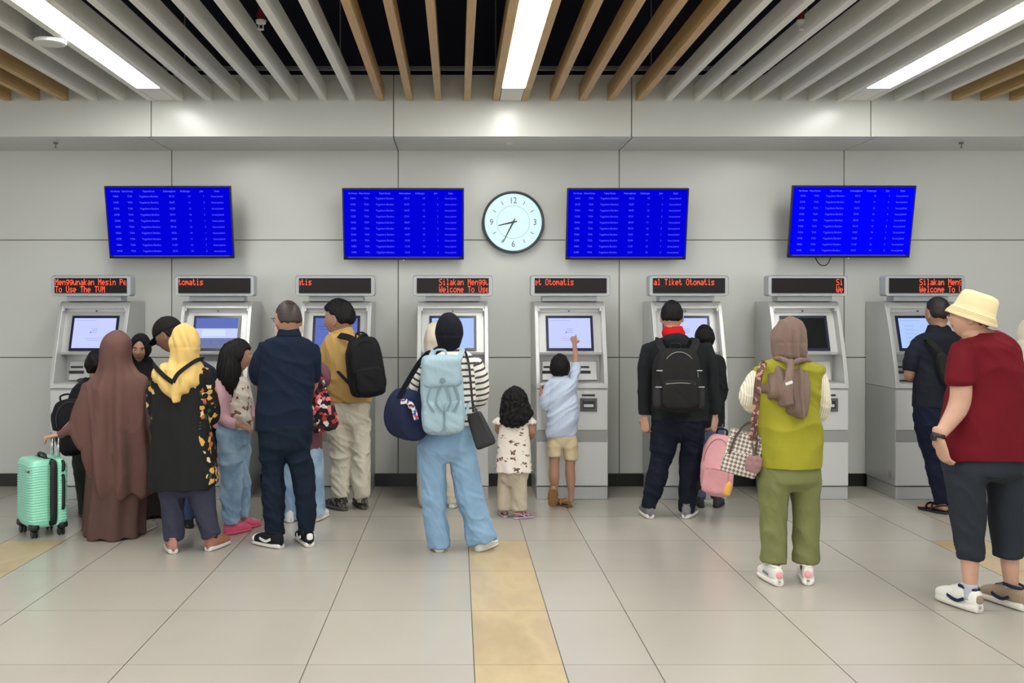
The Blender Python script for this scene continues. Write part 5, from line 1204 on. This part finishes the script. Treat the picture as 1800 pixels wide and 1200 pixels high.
for sd, xx in ((-1, 879), (1, 930)):
    bm = bmesh.new(); rows = []
    for t, (r, z) in enumerate(((0.022, 0.02), (0.038, 0.01), (0.05, -0.012), (0.052, -0.028), (0.03, -0.02))):
        rows.append([P.p(xx, 738, 0) + V(r * (1 + (.18 * math.sin(8 * a) if t > 1 else 0)) * math.cos(a), r * math.sin(a) * 1.1, z + (0.006 * math.sin(8 * a + 1) if t > 1 else 0)) for a in [2 * math.pi * i / 40 for i in range(40)]])
    skin_rings(bm, rows); obj('ruffle_sleeve', bm, rf, P.root, smooth=True)
P.limb([(929, 742, 0, 7), (935, 758, .0, 6.5), (932, 768, .1, 5.5), (922, 765, .2, 4.5)]); P.hand(P.p(922, 765, .2), P.p(912, 760, .25), k=.65)
P.limb([(880, 742, 0, 7), (876, 755, .06, 6.5), (884, 762, .18, 5)]); P.hand(P.p(884, 762, .18), P.p(894, 758, .25), side=-1, k=.65)
P.garment('trousers', cloth('trouser_beige', (190, 178, 156)), sock=None, rings= [(903, 812, 25, .09), (903, 832, 26, .09)], limbs=[[(888, 830, .04, 12), (887, 870, .04, 12), (887, 896, .04, 12)], [(912, 830, 0, 14), (912, 870, 0, 14.5), (912, 896, 0, 15)]], folds=[(0.007, 9, 4, .3)], voxel=0.006)
lil = mat('sandal_lilac', (190, 168, 196), .5)
shoe(P, 897, 911, 60, 0.17, 'sandal', dict(upper=lil, sole=lil)); shoe(P, 889, 905, -10, 0.17, 'sandal', dict(upper=lil, sole=lil), side=-1)
P.finish(0.0045)

# ================= boy touching the screen
P = Person('person', 'boy in light blue shirt and beige shorts reaching up to touch the kiosk screen', 986, 7.93, 'tan')
H = P.head(984, 647, 44, yaw=10, pitch=8, neck=(986, 668, 0))
hair_cap(P, H, hair_b, length=-0.55, thick=1.14, front=0.4, top=1.12, spiky=0.015)
lb = ramp_mat('shirt_light_blue', 'wave', [(0, (168, 182, 206)), (1, (196, 206, 224))], scale=60, constant=False, bump=0.15)
P.garment('shirt', lb, [(985, 660, 11, .05), (986, 665, 18, .065), (987, 672, 25, .08), (988, 690, 26, .09), (989, 720, 27, .10), (989, 745, 28, .105), (985, 762, 25, .10), (981, 768, 20, .09)],
          [[(968, 678, 0, 12), (962, 700, 0, 12), (961, 718, .02, 11.5)], [(1006, 680, 0, 11), (1009, 662, .06, 10), (1012, 645, .14, 7.5), (1012, 640, .16, 7)]], folds=[(0.012, 9, 6, -1.2, 12, .6)], voxel=0.006)
P.limb([(961, 714, .02, 6), (958, 705, .10, 5.5), (952, 692, .18, 4.5)]); P.hand(P.p(952, 694, .18), P.p(950, 680, .24), k=.72, curl=.9, palm=(1, 0, 0))
P.limb([(1011, 648, .14, 5.5), (1012, 630, .22, 5), (1010, 606, .33, 4)]); P.hand(P.p(1010, 604, .34), P.p(1007, 584, .44), k=.72, point=True, palm=(0, .5, -1), curl=.4, side=-1)
sh = cloth('shorts_beige', (206, 188, 154))
P.garment('shorts', sh, [(987, 752, 24, .085), (988, 766, 26, .085)], [[(976, 770, 0, 13, 1.2), (975, 790, 0, 12.5), (975, 803, 0, 12.5)], [(1002, 772, 0, 13, 1.2), (1003, 792, 0, 12.5), (1003, 808, 0, 12.5)]], folds=[(0.006, 9, 7, .3)], voxel=0.006)
P.limb([(975, 795, 0, 9.5), (974, 820, 0, 9), (974, 838, 0, 9.5), (975, 858, .0, 6), (976, 868, -.01, 5.5)]); P.limb([(1003, 800, 0, 9.5), (1002, 822, 0, 8.5), (1003, 842, 0, 8.5), (1004, 862, 0, 5.5), (1004, 878, 0, 5)])
tn = mat('sandal_tan', (158, 118, 70), .6)
shoe(P, 974, 884, -6, 0.20, 'sandal', dict(upper=tn, sole=tn), side=-1, pitch=52, lift=0.165, Y=7.86)
shoe(P, 1003, 886, -38, 0.20, 'sandal', dict(upper=tn, sole=mat('sandal_sole', (122, 90, 52), .6)), Y=7.98)
P.finish(0.0045)

# ================= man in black jacket
P = Person('person', 'man in black jacket with red collar, holding a pink backpack in his right hand', 1172, 7.6, 'light')
jk = cloth('jacket_black', (29, 33, 35), bump=0.15, var=0.06)
H = P.head(1181, 558, 54, yaw=14, neck=(1184, 588, 0))
hair_cap(P, H, hair_b, length=-0.30, thick=1.05, front=0.4, top=1.10, spiky=0.010)
P.garment('jacket', jk, [(1184, 592, 22, .08), (1185, 598, 34, .10), (1187, 604, 46, .12), (1190, 620, 50, .13), (1192, 660, 48, .14), (1194, 700, 49, .145), (1196, 738, 50, .15)],
          [[(1142, 612, 0, 14), (1136, 640, 0, 14), (1133, 680, 0, 12.5), (1133, 722, 0, 11), (1133, 729, 0, 11)], [(1236, 612, 0, 16), (1247, 645, 0, 15.5), (1252, 690, 0, 13), (1256, 722, 0, 12.5), (1257, 728, 0, 12)]], folds=[(0.008, 6, 5, .4)])
bm = bmesh.new(); hrings(bm, P.R([(1183, 573, 16, .07), (1183, 578, 17.5, .078), (1184, 586, 20, .088), (1185, 600, 16, .09)]), seg=28); obj('red_collar', bm, cloth('collar_red', (196, 26, 34)), P.root, smooth=True)
bm = bmesh.new(); squad(bm, P.p(1188, 601, -.09), (.10, .05, .065), e=.8, seg=24); me = remesh(bm, .007, 2, [(0.006, 9, 8, .2)]); me.materials.append(jk); link('jacket_hood', me, P.root)
P.hand(P.p(1133, 730, 0), P.p(1134, 752, 0), side=-1, k=1, curl=.8, palm=(.5, .5, 0)); P.hand(P.p(1257, 729, 0), P.p(1255, 752, -.02), k=1.05, curl=1.25, palm=(-.6, .6, 0))
P.garment('trousers', cloth('trouser_navy', (20, 24, 38)), [(1193, 728, 45, .14), (1192, 755, 45, .14)], [[(1170, 755, 0, 24), (1163, 800, -.01, 20), (1154, 840, -.02, 17), (1146, 870, -.03, 14.5), (1141, 893, -.04, 13)], [(1216, 755, 0, 22), (1214, 800, 0, 18.5), (1211, 850, 0, 16.5), (1207, 899, 0, 15.5)]], folds=[(0.012, 8, 7, .4)])
sg = cloth('shoe_grey', (120, 120, 122))
shoe(P, 1139, 905, -10, 0.27, 'runner', dict(upper=sg, sole=white_sole, laces=M['zip_grey']), side=-1); shoe(P, 1205, 912, 12, 0.27, 'runner', dict(upper=sg, sole=white_sole, laces=M['zip_grey']))
P.finish(0.0055)
A = frame_at(1190, 668, 7.34, -2, 0, 0)
bk2 = cloth('nylon_charcoal', (32, 32, 32), rough=.75)
S = [([W3(1168, 622, 7.36), W3(1160, 606, 7.40), W3(1158, 596, 7.52), W3(1160, 596, 7.64)], .055, (0, -1, .8)), ([W3(1214, 622, 7.36), W3(1222, 606, 7.40), W3(1222, 596, 7.52), W3(1220, 596, 7.64)], .055, (0, -1, .8))]
bt = backpack('travel_backpack', 'charcoal backpack with pale zip line on the man in the black jacket', A, 0.34, 0.47, 0.19, bk2, zip_m=mat('zip_pale', (140, 142, 130), .5), straps=S)
for sd in (-1, 1):
    bm = bmesh.new(); squad(bm, (sd * .155, -.05, -.12), (.028, .05, .085), e=.5, seg=20); o = obj('side_pocket', bm, cloth('mesh_pocket', (48, 48, 50)), bt, smooth=True)
    bm = bmesh.new(); box(bm, sd * .155 - .022, sd * .155 + .022, -.104, -.099, -.05, -.043); obj('reflector', bm, mat('reflector', (170, 172, 172), .4), o)
    bm = bmesh.new(); box(bm, sd * .135 - .03, sd * .135 + .03, -.088, -.082, .068, .076); obj('reflector', bm, M['reflector'], bt)

# ================= child behind the man in black
P = Person('person', 'child in black jacket standing between the man in black and the kiosk', 1247, 8.0, 'tan')
H = P.head(1238, 595, 42, yaw=-10, neck=(1240, 622, 0)); hair_cap(P, H, hair_b, length=-0.6, thick=1.14, front=.4, top=1.14)
P.garment('jacket', cloth('kid_black', (30, 31, 34)), [(1241, 618, 11, .05), (1243, 625, 22, .08), (1245, 645, 25, .09), (1246, 700, 25, .1), (1246, 750, 26, .11)], [[(1264, 634, 0, 10), (1269, 670, .02, 9), (1270, 700, .03, 9), (1262, 728, .02, 7)], [(1222, 634, 0, 10), (1220, 680, .05, 9), (1226, 690, .2, 7)]], folds=[SH])
P.hand(P.p(1262, 730, .02), P.p(1260, 745, .02), k=.75); P.hand(P.p(1226, 690, .2), P.p(1230, 678, .24), k=.75)
P.garment('trousers', cloth('kid_denim', (84, 92, 118)), [(1246, 740, 24, .09), (1246, 765, 25, .1)], [[(1234, 765, 0, 13), (1231, 820, 0, 11), (1230, 878, 0, 10)], [(1257, 765, 0, 13), (1258, 820, 0, 11), (1259, 876, 0, 10)]], folds=[TR])
for xx, sd in ((1231, -1), (1261, 1)): shoe(P, xx, 892, sd * 12, .21, 'sneaker', dict(upper=cloth('shoe_dark2', (56, 58, 62)), sole=black_sole), side=sd)
P.finish(0.007)
# pink backpack
A = frame_at(1262, 817, 7.42, 0, 6, -22)
pkb = cloth('nylon_pink', (222, 164, 168), bump=.1, var=.04); pk2 = cloth('nylon_rose', (210, 150, 156), bump=.1)
t = backpack('pink_backpack', 'pink school backpack hanging from the hand of the man in black', A, 0.24, 0.46, 0.17, pkb, pk2, zip_m=cloth('zip_rose', (176, 112, 122)), strap_m=bk, e=.6)
bm = bmesh.new(); squad(bm, (.09, -.06, -.15), (.03, .05, .055), e=.6, seg=20); obj('side_pocket', bm, cloth('pocket_orange', (226, 172, 84)), t, smooth=True)
bm = bmesh.new(); strap(bm, [(-.10, -.04, -.10), (-.12, -.06, -.19), (-.06, -.1, -.13)], .022, .006, (0, 1, 0)); obj('side_strap', bm, bk, t)

# ================= woman in olive
P = Person('person', 'woman in taupe hijab, olive tunic and green trousers seen from behind', 1388, 5.74, 'tan')
tp = cloth('hijab_taupe', (122, 102, 93), bump=0.1, var=.04); ol = cloth('tunic_olive', (150, 146, 44), bump=.12, var=.05)
H = P.head(1388, 598, 70, yaw=4, neck=(1388, 645, 0))
hfo = lambda co: 0.0085 * np.sin(co[:, 0] * 130 + 2.2 * vnoise(co * 8, 4)) * np.clip((1.53 - co[:, 2]) / .1, 0, 1)
P.garment('hijab', tp, [(1388, 604, 28, .115), (1388, 620, 26, .11), (1387, 632, 23, .10), (1386, 637, 25, .10), (1382, 648, 33, .14, -.01), (1380, 668, 39, .175, -.03), (1380, 688, 41, .19, -.04), (1386, 704, 31, .19, -.045), (1393, 718, 19, .185, -.055), (1397, 730, 12, .17, -.065)], [], voxel=0.006, folds=[hfo, (0.008, 7, 3, .4, 5, .6)], body=False, extra=hood_extra(H, th=1.14))
bm = bmesh.new(); tube(bm, P.L([(1361, 630, -.02, 4), (1372, 630, -.12, 5), (1390, 638, -.155, 6), (1408, 633, -.12, 5), (1424, 634, -.03, 4)])); squad(bm, P.p(1390, 638, -.165), (.024, .02, .026), e=1, seg=16)
tube(bm, P.L([(1390, 638, -.17, 6), (1388, 658, -.215, 7), (1385, 685, -.245, 9), (1388, 712, -.25, 8)])); me = remesh(bm, .005, 2, [(0.004, 14, 8, .3)]); me.materials.append(tp); link('hijab_tie', me, P.root)
bm = bmesh.new(); box(bm, -.02, .02, -.002, .002, -.008, .008, Matrix.Translation(P.p(1387, 673, -.268)) @ Matrix.Rotation(-.35, 4, 'Y')); obj('hijab_label', bm, M['tag_white'], P.root)
P.garment('tunic', ol, [(1387, 628, 20, .07), (1387, 634, 36, .10), (1387, 641, 52, .115), (1387, 655, 55, .12), (1388, 690, 53, .13), (1388, 730, 52, .145), (1388, 780, 54, .165), (1388, 808, 54, .17), (1388, 821, 52, .17)],
          [[(1338, 652, 0, 14), (1329, 668, 0, 13)], [(1436, 650, 0, 14), (1441, 668, 0, 10)]], folds=[(0.010, 5, 4, .5)], voxel=.008)
kn = ramp_mat('knit_cream', 'wave', [(0, (196, 186, 150)), (.45, (232, 228, 212))], scale=26, constant=False, stretch=((1, 1, .15), (0, 0, 0)))
for q_ in ([(1330, 660, 0, 13), (1320, 682, .01, 16), (1316, 700, .03, 16), (1324, 714, .10, 13), (1338, 712, .22, 9)], [(1440, 660, 0, 12), (1445, 690, .01, 14), (1446, 715, .03, 14), (1440, 732, .08, 12), (1428, 730, .2, 9)]):
    P.garment('knit_sleeve', kn, (), [q_], folds=[(0.004, 20, 12, .3)], voxel=.006, lk=.55)
P.hand(P.p(1340, 712, .23), P.p(1352, 702, .32), side=-1, k=.9); P.hand(P.p(1426, 730, .21), P.p(1412, 722, .3), k=.9)
P.garment('trousers', cloth('trouser_green', (116, 120, 76), var=.06), [(1388, 812, 50, .15), (1387, 840, 52, .155)], [[(1360, 845, 0, 27), (1360, 890, 0, 23), (1360, 940, 0, 22), (1360, 989, 0, 22.5)], [(1413, 845, .02, 27), (1416, 890, .02, 22.5), (1417, 940, .02, 22.5), (1416, 988, .02, 23)]], folds=[(0.010, 6, 4, .35)])
ofw = cloth('runner_white', (224, 218, 210)); 
so = shoe(P, 1361, 1030, -22, 0.255, 'chunky', dict(upper=ofw, sole=cloth('foam_white', (228, 222, 214)), laces=swh, collar=ofw, heel=cloth('heel_pink', (224, 158, 160))), side=-1)
bm = bmesh.new(); text_bm(bm, 'HOKA', 0, 0, .026, rot=Matrix.Rotation(math.radians(90), 4, 'X'), sx=1.15)
bmesh.ops.transform(bm, matrix=P.last @ Matrix.Translation((-.0475, .13, .050)) @ Matrix.Rotation(math.radians(-90), 4, 'Z'), verts=bm.verts); obj('shoe_lettering', bm, mat('logo_blue', (64, 104, 140), .5), so)
shoe(P, 1416, 1028, -6, 0.255, 'chunky', dict(upper=ofw, sole=M['foam_white'], laces=swh, collar=ofw, heel=M['heel_pink']))
P.finish(0.006)
# checked handbag
A = frame_at(1306, 796, 5.78, 0, 14, -20); t = bag_root('checked_handbag', 'checked cream and brown handbag at the left hip of the woman in olive', A, 'bag')
ck = bpy.data.materials.new('checks'); ck.use_nodes = True; nt = ck.node_tree; b = nt.nodes['Principled BSDF']; c_ = nt.nodes.new('ShaderNodeTexChecker'); tc = nt.nodes.new('ShaderNodeTexCoord'); mp = nt.nodes.new('ShaderNodeMapping')
mp.inputs['Rotation'].default_value = (0, math.radians(45), 0); nt.links.new(tc.outputs['Object'], mp.inputs[0]); nt.links.new(mp.outputs[0], c_.inputs[0]); c_.inputs['Scale'].default_value = 62
c_.inputs[1].default_value = rgb(206, 198, 186); c_.inputs[2].default_value = rgb(112, 98, 90); nt.links.new(c_.outputs[0], b.inputs['Base Color']); b.inputs['Roughness'].default_value = .55
bm = bmesh.new(); prism(bm, [(-.055, -.125), (.055, -.125), (.062, -.10), (.03, .125), (-.03, .125), (-.062, -.10)], -.10, .10); me = remesh(bm, .006, 3, [(0.005, 9, 8, .3)]); me.materials.append(ck); link('bag_body', me, t)
brn = mat('leather_brown', (66, 48, 42), .5)
for yy_ in (-.045, .04):
    bm = bmesh.new(); strap(bm, [(-.07, yy_ - .01, -.02), (-.06, yy_, .09), (-.02, yy_ * .6, .17), (.02, yy_ * .6, .17), (.06, yy_, .09), (.07, yy_ - .01, -.02)], .012, .006, (0, 1, 0)); obj('bag_handle', bm, brn, t)
I = A.inverted(); gu = ramp_mat('guitar_strap', 'voronoi', [(0, (96, 70, 62)), (.5, (168, 130, 112)), (.7, (84, 50, 52))], scale=60)
bm = bmesh.new(); strap(bm, [I @ v for v in (W3(1324, 775, 5.62), W3(1326, 745, 5.60), W3(1330, 700, 5.60), W3(1334, 662, 5.60), W3(1341, 640, 5.65), W3(1346, 636, 5.78))], .038, .006, (0.1, 1, .2)); obj('bag_strap', bm, gu, t)
bm = bmesh.new(); squad(bm, I @ W3(1325, 815, 5.60), (.045, .03, .05), e=.6, seg=24); obj('pouch', bm, ramp_mat('pouch_mauve', 'noise', [(0, (110, 78, 78)), (.6, (150, 116, 114))], scale=40, constant=False), t, smooth=True)
bm = bmesh.new(); strap(bm, [I @ v for v in (W3(1322, 778, 5.66), W3(1324, 790, 5.6), W3(1325, 800, 5.58))], .012, .005, (0, 1, 0)); obj('pouch_cord', bm, brn, t)

# ================= man in navy polo
P = Person('person', 'man in black polo shirt and sandals standing at the far right kiosk', 1648, 7.72, 'tan')
po = cloth('polo_black', (25, 29, 38), bump=.1)
H = P.head(1648, 552, 56, yaw=-12, neck=(1648, 582, 0)); hair_cap(P, H, hair_d, length=-0.35, thick=1.06, front=.5, top=1.06, spiky=.006)
P.garment('polo', po, [(1650, 582, 20, .08), (1651, 588, 33, .10), (1652, 596, 42, .115), (1652, 615, 44, .12), (1652, 650, 42, .13), (1650, 690, 42, .14), (1650, 716, 43, .145)],
          [[(1616, 604, 0, 13.5), (1606, 626, 0, 15), (1602, 645, .02, 14.5), (1601, 652, .02, 14.5)], [(1688, 604, 0, 13.5), (1694, 640, 0, 14)]], folds=[(0.008, 6, 5, .4)])
bm = bmesh.new(); hrings(bm, P.R([(1649, 571, 16, .07), (1650, 577, 19, .08), (1650, 587, 23, .09)]), seg=28); obj('collar', bm, po, P.root, smooth=True)
P.limb([(1601, 648, .02, 9.5), (1599, 660, .06, 9.5), (1608, 660, .2, 8), (1625, 650, .35, 6)]); P.hand(P.p(1624, 650, .35), P.p(1640, 640, .42), side=-1, k=1)
P.limb([(1694, 636, 0, 10), (1692, 662, .05, 9.5), (1680, 650, .3, 6.5)]); P.hand(P.p(1680, 650, .3), P.p(1668, 640, .38), k=1)
P.garment('trousers', cloth('trouser_blueblack', (18, 24, 44)), sock=None, rings= [(1648, 706, 39, .13), (1647, 735, 39, .135)], limbs=[[(1631, 740, 0, 21), (1638, 790, 0, 17), (1648, 840, 0, 14), (1655, 885, 0, 12)], [(1664, 740, .05, 20), (1666, 800, .05, 16), (1668, 885, .05, 12)]], folds=[(0.012, 8, 7, .4)])
sb = mat('sandal_black', (22, 21, 22), .55)
shoe(P, 1658, 902, -50, .26, 'sandal', dict(upper=sb, sole=sb), side=-1); shoe(P, 1672, 899, -20, .26, 'sandal', dict(upper=sb, sole=sb), Y=7.78)
P.finish(0.0055)
A = frame_at(1660, 648, 7.54, 0, -14, 0); t = bag_root('sling_bag', 'small black sling bag across the back of the man in the black polo', A, 'bag')
bm = bmesh.new(); squad(bm, (0, 0, 0), (.045, .035, .13), e=.6, seg=24); me = remesh(bm, .006, 2, [(0.005, 12, 9, .3)]); me.materials.append(cloth('sling_olive', (34, 36, 34))); link('bag_body', me, t)
I = A.inverted(); bm = bmesh.new(); strap(bm, [I @ v for v in (W3(1657, 624, 7.54), W3(1642, 606, 7.56), W3(1628, 596, 7.62), W3(1624, 594, 7.74))], .035, .007, (0, 1, .5)); strap(bm, [I @ v for v in (W3(1664, 676, 7.54), W3(1672, 700, 7.56), W3(1690, 712, 7.66))], .02, .006, (0, 1, 0)); obj('bag_strap', bm, M['sling_olive'], t)

# ================= man in red shirt with hat
P = Person('person', 'man in dark red T-shirt and cream bucket hat at the right edge', 1736, 5.23, 'light')
rd = cloth('tee_red', (98, 12, 25), bump=.08, var=.05)
H = P.head(1706, 557, 78, yaw=-62, pitch=8, neck=(1730, 594, 0)); glasses(P, H)
hair_cap(P, H, hair_d, length=-0.42, thick=1.02, front=1.6, top=.98)
P.garment('tee', rd, [(1732, 582, 26, .085), (1733, 588, 36, .10), (1735, 597, 46, .12), (1735, 613, 54, .14), (1736, 650, 58, .155), (1733, 700, 63, .175), (1733, 750, 73, .19), (1731, 790, 76, .195), (1731, 806, 77, .195)],
          [[(1694, 612, -.06, 19), (1690, 636, -.09, 22), (1688, 660, -.10, 23), (1688, 676, -.10, 23.5)], [(1772, 614, .05, 15), (1780, 650, .08, 16), (1781, 676, .08, 16)]], folds=[(0.010, 4.5, 3, .5)], voxel=.008)
P.limb([(1689, 668, -.10, 18), (1689, 695, -.10, 18), (1683, 718, -.10, 17.5), (1668, 742, -.12, 14), (1652, 764, -.13, 10)])
P.hand(P.p(1650, 768, -.13), P.p(1658, 800, -.12), side=-1, k=1.08, curl=.45, palm=(1, .3, -.1))
P.limb([(1781, 670, .08, 13), (1784, 715, .14, 12), (1776, 755, .26, 9)]); P.hand(P.p(1776, 756, .26), P.p(1774, 785, .28), k=1.05, palm=(-1, 0, 0))
bm = bmesh.new(); q = P.L([(1651, 762, -.13, 11.5), (1649, 769, -.13, 11)]); tube(bm, q, seg=20, n=1); o = obj('watch', bm, mat('watch_black', (24, 24, 28), .4), P.root, smooth=True)
bm = bmesh.new(); c = P.p(1641, 768, -.13); squad(bm, c, (.010, .02, .02), e=.7, seg=16); obj('watch_face', bm, M['watch_black'], o)
bh = cloth('bucket_cream', (226, 208, 164), bump=.12, var=.03); Mx, k = H
def hat_pt(r, z, a): return Mx @ (Matrix.Rotation(math.radians(13), 4, 'X') @ V(r * .92 * math.cos(a), r * 1.06 * math.sin(a) - .006, z))
bm = bmesh.new(); prof = [(.002, .134), (.05, .134), (.076, .127), (.086, .113), (.094, .06), (.098, .036), (.104, .03), (.119, .004), (.124, -.010), (.121, -.013), (.102, .018), (.093, .03), (.086, .10), (.05, .122), (.002, .122)]
skin_rings(bm, [[hat_pt(r, z, 2 * math.pi * i / 56) for i in range(56)] for r, z in prof], cap=True); hat = obj('bucket_hat', bm, bh, P.root, smooth=True)
for r, z in ((.108, .0255), (.113, .017), (.1175, .0085)):
    bm = bmesh.new(); tube(bm, [(*hat_pt(r, z, a), .0012) for a in [2 * math.pi * i / 40 for i in range(41)]], seg=5, n=1); obj('brim_stitching', bm, cloth('stitch', (196, 176, 132)), hat)
P.garment('cropped_trousers', cloth('trouser_charcoal', (40, 45, 52), var=.05), [(1731, 792, 66, .18), (1731, 825, 66, .18)], [[(1698, 825, -.03, 34), (1699, 870, -.03, 30), (1702, 920, -.03, 26), (1704, 965, -.03, 23), (1704, 983, -.03, 22)], [(1765, 825, .04, 33), (1768, 870, .04, 29), (1770, 920, .04, 27), (1772, 962, .04, 25), (1772, 979, .04, 25)]], folds=[(0.010, 6, 4, .35)])
P.limb([(1704, 960, -.03, 16.5), (1705, 1000, -.03, 14), (1706, 1038, -.03, 10.5)]); P.limb([(1773, 960, .04, 16.5), (1776, 1000, .04, 14), (1778, 1038, .04, 10.5)])
for nm, q in (('sock', [(1706, 1025, -.03, 12.6), (1706, 1040, -.03, 12), (1706, 1052, -.03, 12)]), ('sock', [(1778, 1027, .04, 12.6), (1778, 1044, .04, 12), (1778, 1056, .04, 12)])):
    bm = bmesh.new(); tube(bm, P.L(q), seg=20); obj(nm, bm, cloth('sock_grey', (176, 180, 190)), P.root, smooth=True)
P.ends = [(P.p(1706, 1036, -.03), None), (P.p(1778, 1036, .04), None)]
w1 = cloth('trainer_white', (222, 220, 214)); nc = cloth('trainer_navy', (34, 42, 66)); tg = cloth('trainer_taupe', (150, 132, 112))
shoe(P, 1718, 1073, -44, 0.28, 'chunky', dict(upper=w1, sole=white_sole, accent=nc, collar=nc, heel=tg, laces=w1, toe=w1), side=-1)
shoe(P, 1790, 1079, -46, 0.28, 'chunky', dict(upper=tg, sole=white_sole, accent=nc, collar=nc, heel=tg, laces=nc))
P.finish(0.005)

# ================= person at the edge
P = Person('person', 'person in cream clothes and pale hijab cut off by the right edge of the photo', 1818, 7.7, 'light')
H = P.head(1818, 588, 58, yaw=-20, neck=(1818, 628, 0))
P.garment('hijab', cm, [(1818, 600, 25, .12), (1818, 615, 25, .12), (1818, 630, 34, .13), (1818, 660, 36, .14), (1818, 690, 22, .13)], [], voxel=.008, folds=[(0.006, 9, 4, .4)], body=False, extra=hood_extra(H, th=1.15))
P.garment('tunic', cm, [(1818, 635, 22, .08), (1818, 645, 32, .11), (1818, 700, 31, .13), (1819, 780, 34, .15), (1819, 850, 36, .16)], [[(1792, 650, 0, 10), (1789, 690, .03, 9), (1796, 720, .12, 8)], [(1846, 650, 0, 10), (1850, 700, .03, 9)]], folds=[SH])
P.garment('trousers', cm, [(1819, 800, 28, .12), (1819, 815, 28, .12)], [[(1806, 820, 0, 15), (1803, 885, 0, 12)], [(1832, 820, 0, 15), (1834, 888, 0, 12)]], folds=[TR])
shoe(P, 1803, 899, -50, .24, 'sneaker', dict(upper=M['sneaker_white'], sole=white_sole), side=-1); shoe(P, 1834, 899, 10, .24, 'sneaker', dict(upper=M['sneaker_white'], sole=white_sole))
P.hand(P.p(1796, 722, .12), P.p(1800, 736, .14), k=.9); P.hand(P.p(1850, 704, .03), P.p(1851, 722, .03), k=.9)
P.finish(.008)

# ================= mint suitcase
ang = math.radians(40); u = V(math.cos(ang), math.sin(ang), 0); v = V(-math.sin(ang), math.cos(ang), 0)
cn = V(X(73, 6.80) - .085, 6.80, 0) + u * .14 + v * .175
A = Matrix.Translation(cn) @ Matrix.Rotation(ang, 4, 'Z')      # local x = depth (side panel with the zip), local y = width
t = bag_root('suitcase', 'mint green ribbed hard-shell suitcase on four wheels at far left', A, 'suitcase')
mint = mat('mint_shell', (150, 228, 198), .35, coat=.3); sblk = mat('case_black', (20, 22, 24), .45); chrome = mat('chrome', (200, 202, 205), .2, .9)
DX, DY, Z0, Z1 = .125, .165, .065, .535
def shell(x0, x1, name):
    bm = bmesh.new(); rows = []; nz = 120
    for i in range(nz + 1):
        z = Z0 + (Z1 - Z0) * i / nz; f = (z - Z0) / (Z1 - Z0); edge = min(f, 1 - f) * (Z1 - Z0); r = .045
        ins = 0 if edge > r else r - math.sqrt(max(0, r * r - (r - edge) ** 2))
        ring = []; n = 64
        for k in range(n):
            a = 2 * math.pi * k / n; ca, sa = math.cos(a), math.sin(a); p_ = .36
            xx = (x0 + x1) / 2 + ((x1 - x0) / 2) * math.copysign(abs(ca) ** p_, ca); yy_ = (DY - ins) * math.copysign(abs(sa) ** p_, sa)
            if (x0 < 0 and xx < 0) or (x1 > 0 and xx > 0): xx = xx - math.copysign(ins * .6, xx)
            rib = .0055 * math.sin(z * 2 * math.pi / .036 + .9 * math.sin(yy_ * 26 + z * 9) + .6 * math.sin(xx * 30)) if .1 < f < .93 else 0
            if (ca < -.3 and x0 < 0) or (ca > .3 and x1 > 0): xx += math.copysign(rib, xx)
            if abs(sa) > .5: yy_ += math.copysign(rib * .8, yy_)
            ring.append(V(xx, yy_, z))
        rows.append(ring)
    skin_rings(bm, rows); return obj(name, bm, mint, t, smooth=True)
shell(-DX, .012, 'front_shell'); shell(.052, DX, 'back_shell')
bm = bmesh.new(); squad(bm, (.032, 0, (Z0 + Z1) / 2), (.028, DY - .003, (Z1 - Z0) / 2 - .002), e=.28, seg=60); obj('zip_band', bm, sblk, t, smooth=True)
for z0, z1, nm in ((.45, .52, 'side_lock'), (.19, .42, 'side_handle')):
    bm = bmesh.new(); tube(bm, [(.088, -DY + .002, z0, .010), (.088, -DY - .016, z0 + .015, .011), (.088, -DY - .018, (z0 + z1) / 2, .011), (.088, -DY - .016, z1 - .015, .011), (.088, -DY + .002, z1, .010)], seg=12); obj(nm, bm, sblk, t, smooth=True)
bm = bmesh.new(); tube(bm, [(.0, -.07, Z1 - .01, .011), (.0, -.06, Z1 + .022, .011), (.0, .06, Z1 + .022, .011), (.0, .07, Z1 - .01, .011)], seg=12); obj('top_handle', bm, sblk, t, smooth=True)
HZ = EYE - (765 - HY) / F * 6.95
for sy in (-1, 1):
    bm = bmesh.new(); tube(bm, [(.095, sy * .062, Z1 - .02, .009, .006), (.095, sy * .062, HZ - .01, .009, .006)], n=1, seg=12); obj('handle_rod', bm, chrome, t, smooth=True)
bm = bmesh.new(); tube(bm, [(.095, -.085, HZ, .013), (.095, .085, HZ, .013)], n=1, seg=14, rnd=True); obj('pull_grip', bm, mat('grip_grey', (170, 172, 176), .4), t, smooth=True)
for sx in (-.09, .09):
    for sy in (-.125, .125):
        bm = bmesh.new(); squad(bm, (sx * 1.06, sy * 1.05, .075), (.034, .036, .024), e=.55, seg=20); tube(bm, [(sx, sy, .066, .016), (sx, sy, .042, .013)], n=1); o = obj('wheel_housing', bm, sblk, t, smooth=True)
        for w_ in (-.013, .013):
            bm = bmesh.new(); tube(bm, [(sx + w_ - .007, sy, .028, .026), (sx + w_ - .005, sy, .028, .0278), (sx + w_ + .005, sy, .028, .0278), (sx + w_ + .007, sy, .028, .026)], n=1, seg=24); wo = obj('wheel', bm, sblk, o, smooth=False)
bm = bmesh.new(); text_bm(bm, 'american', 0, 0, .016, rot=Matrix.Rotation(math.radians(90), 4, 'X')); bm.free()
bm = bmesh.new(); box(bm, -DX - .006, -DX - .002, -.12, -.06, .452, .456); box(bm, -DX - .0065, -DX - .002, -.135, -.12, .452, .464); obj('badge', bm, sblk, t)
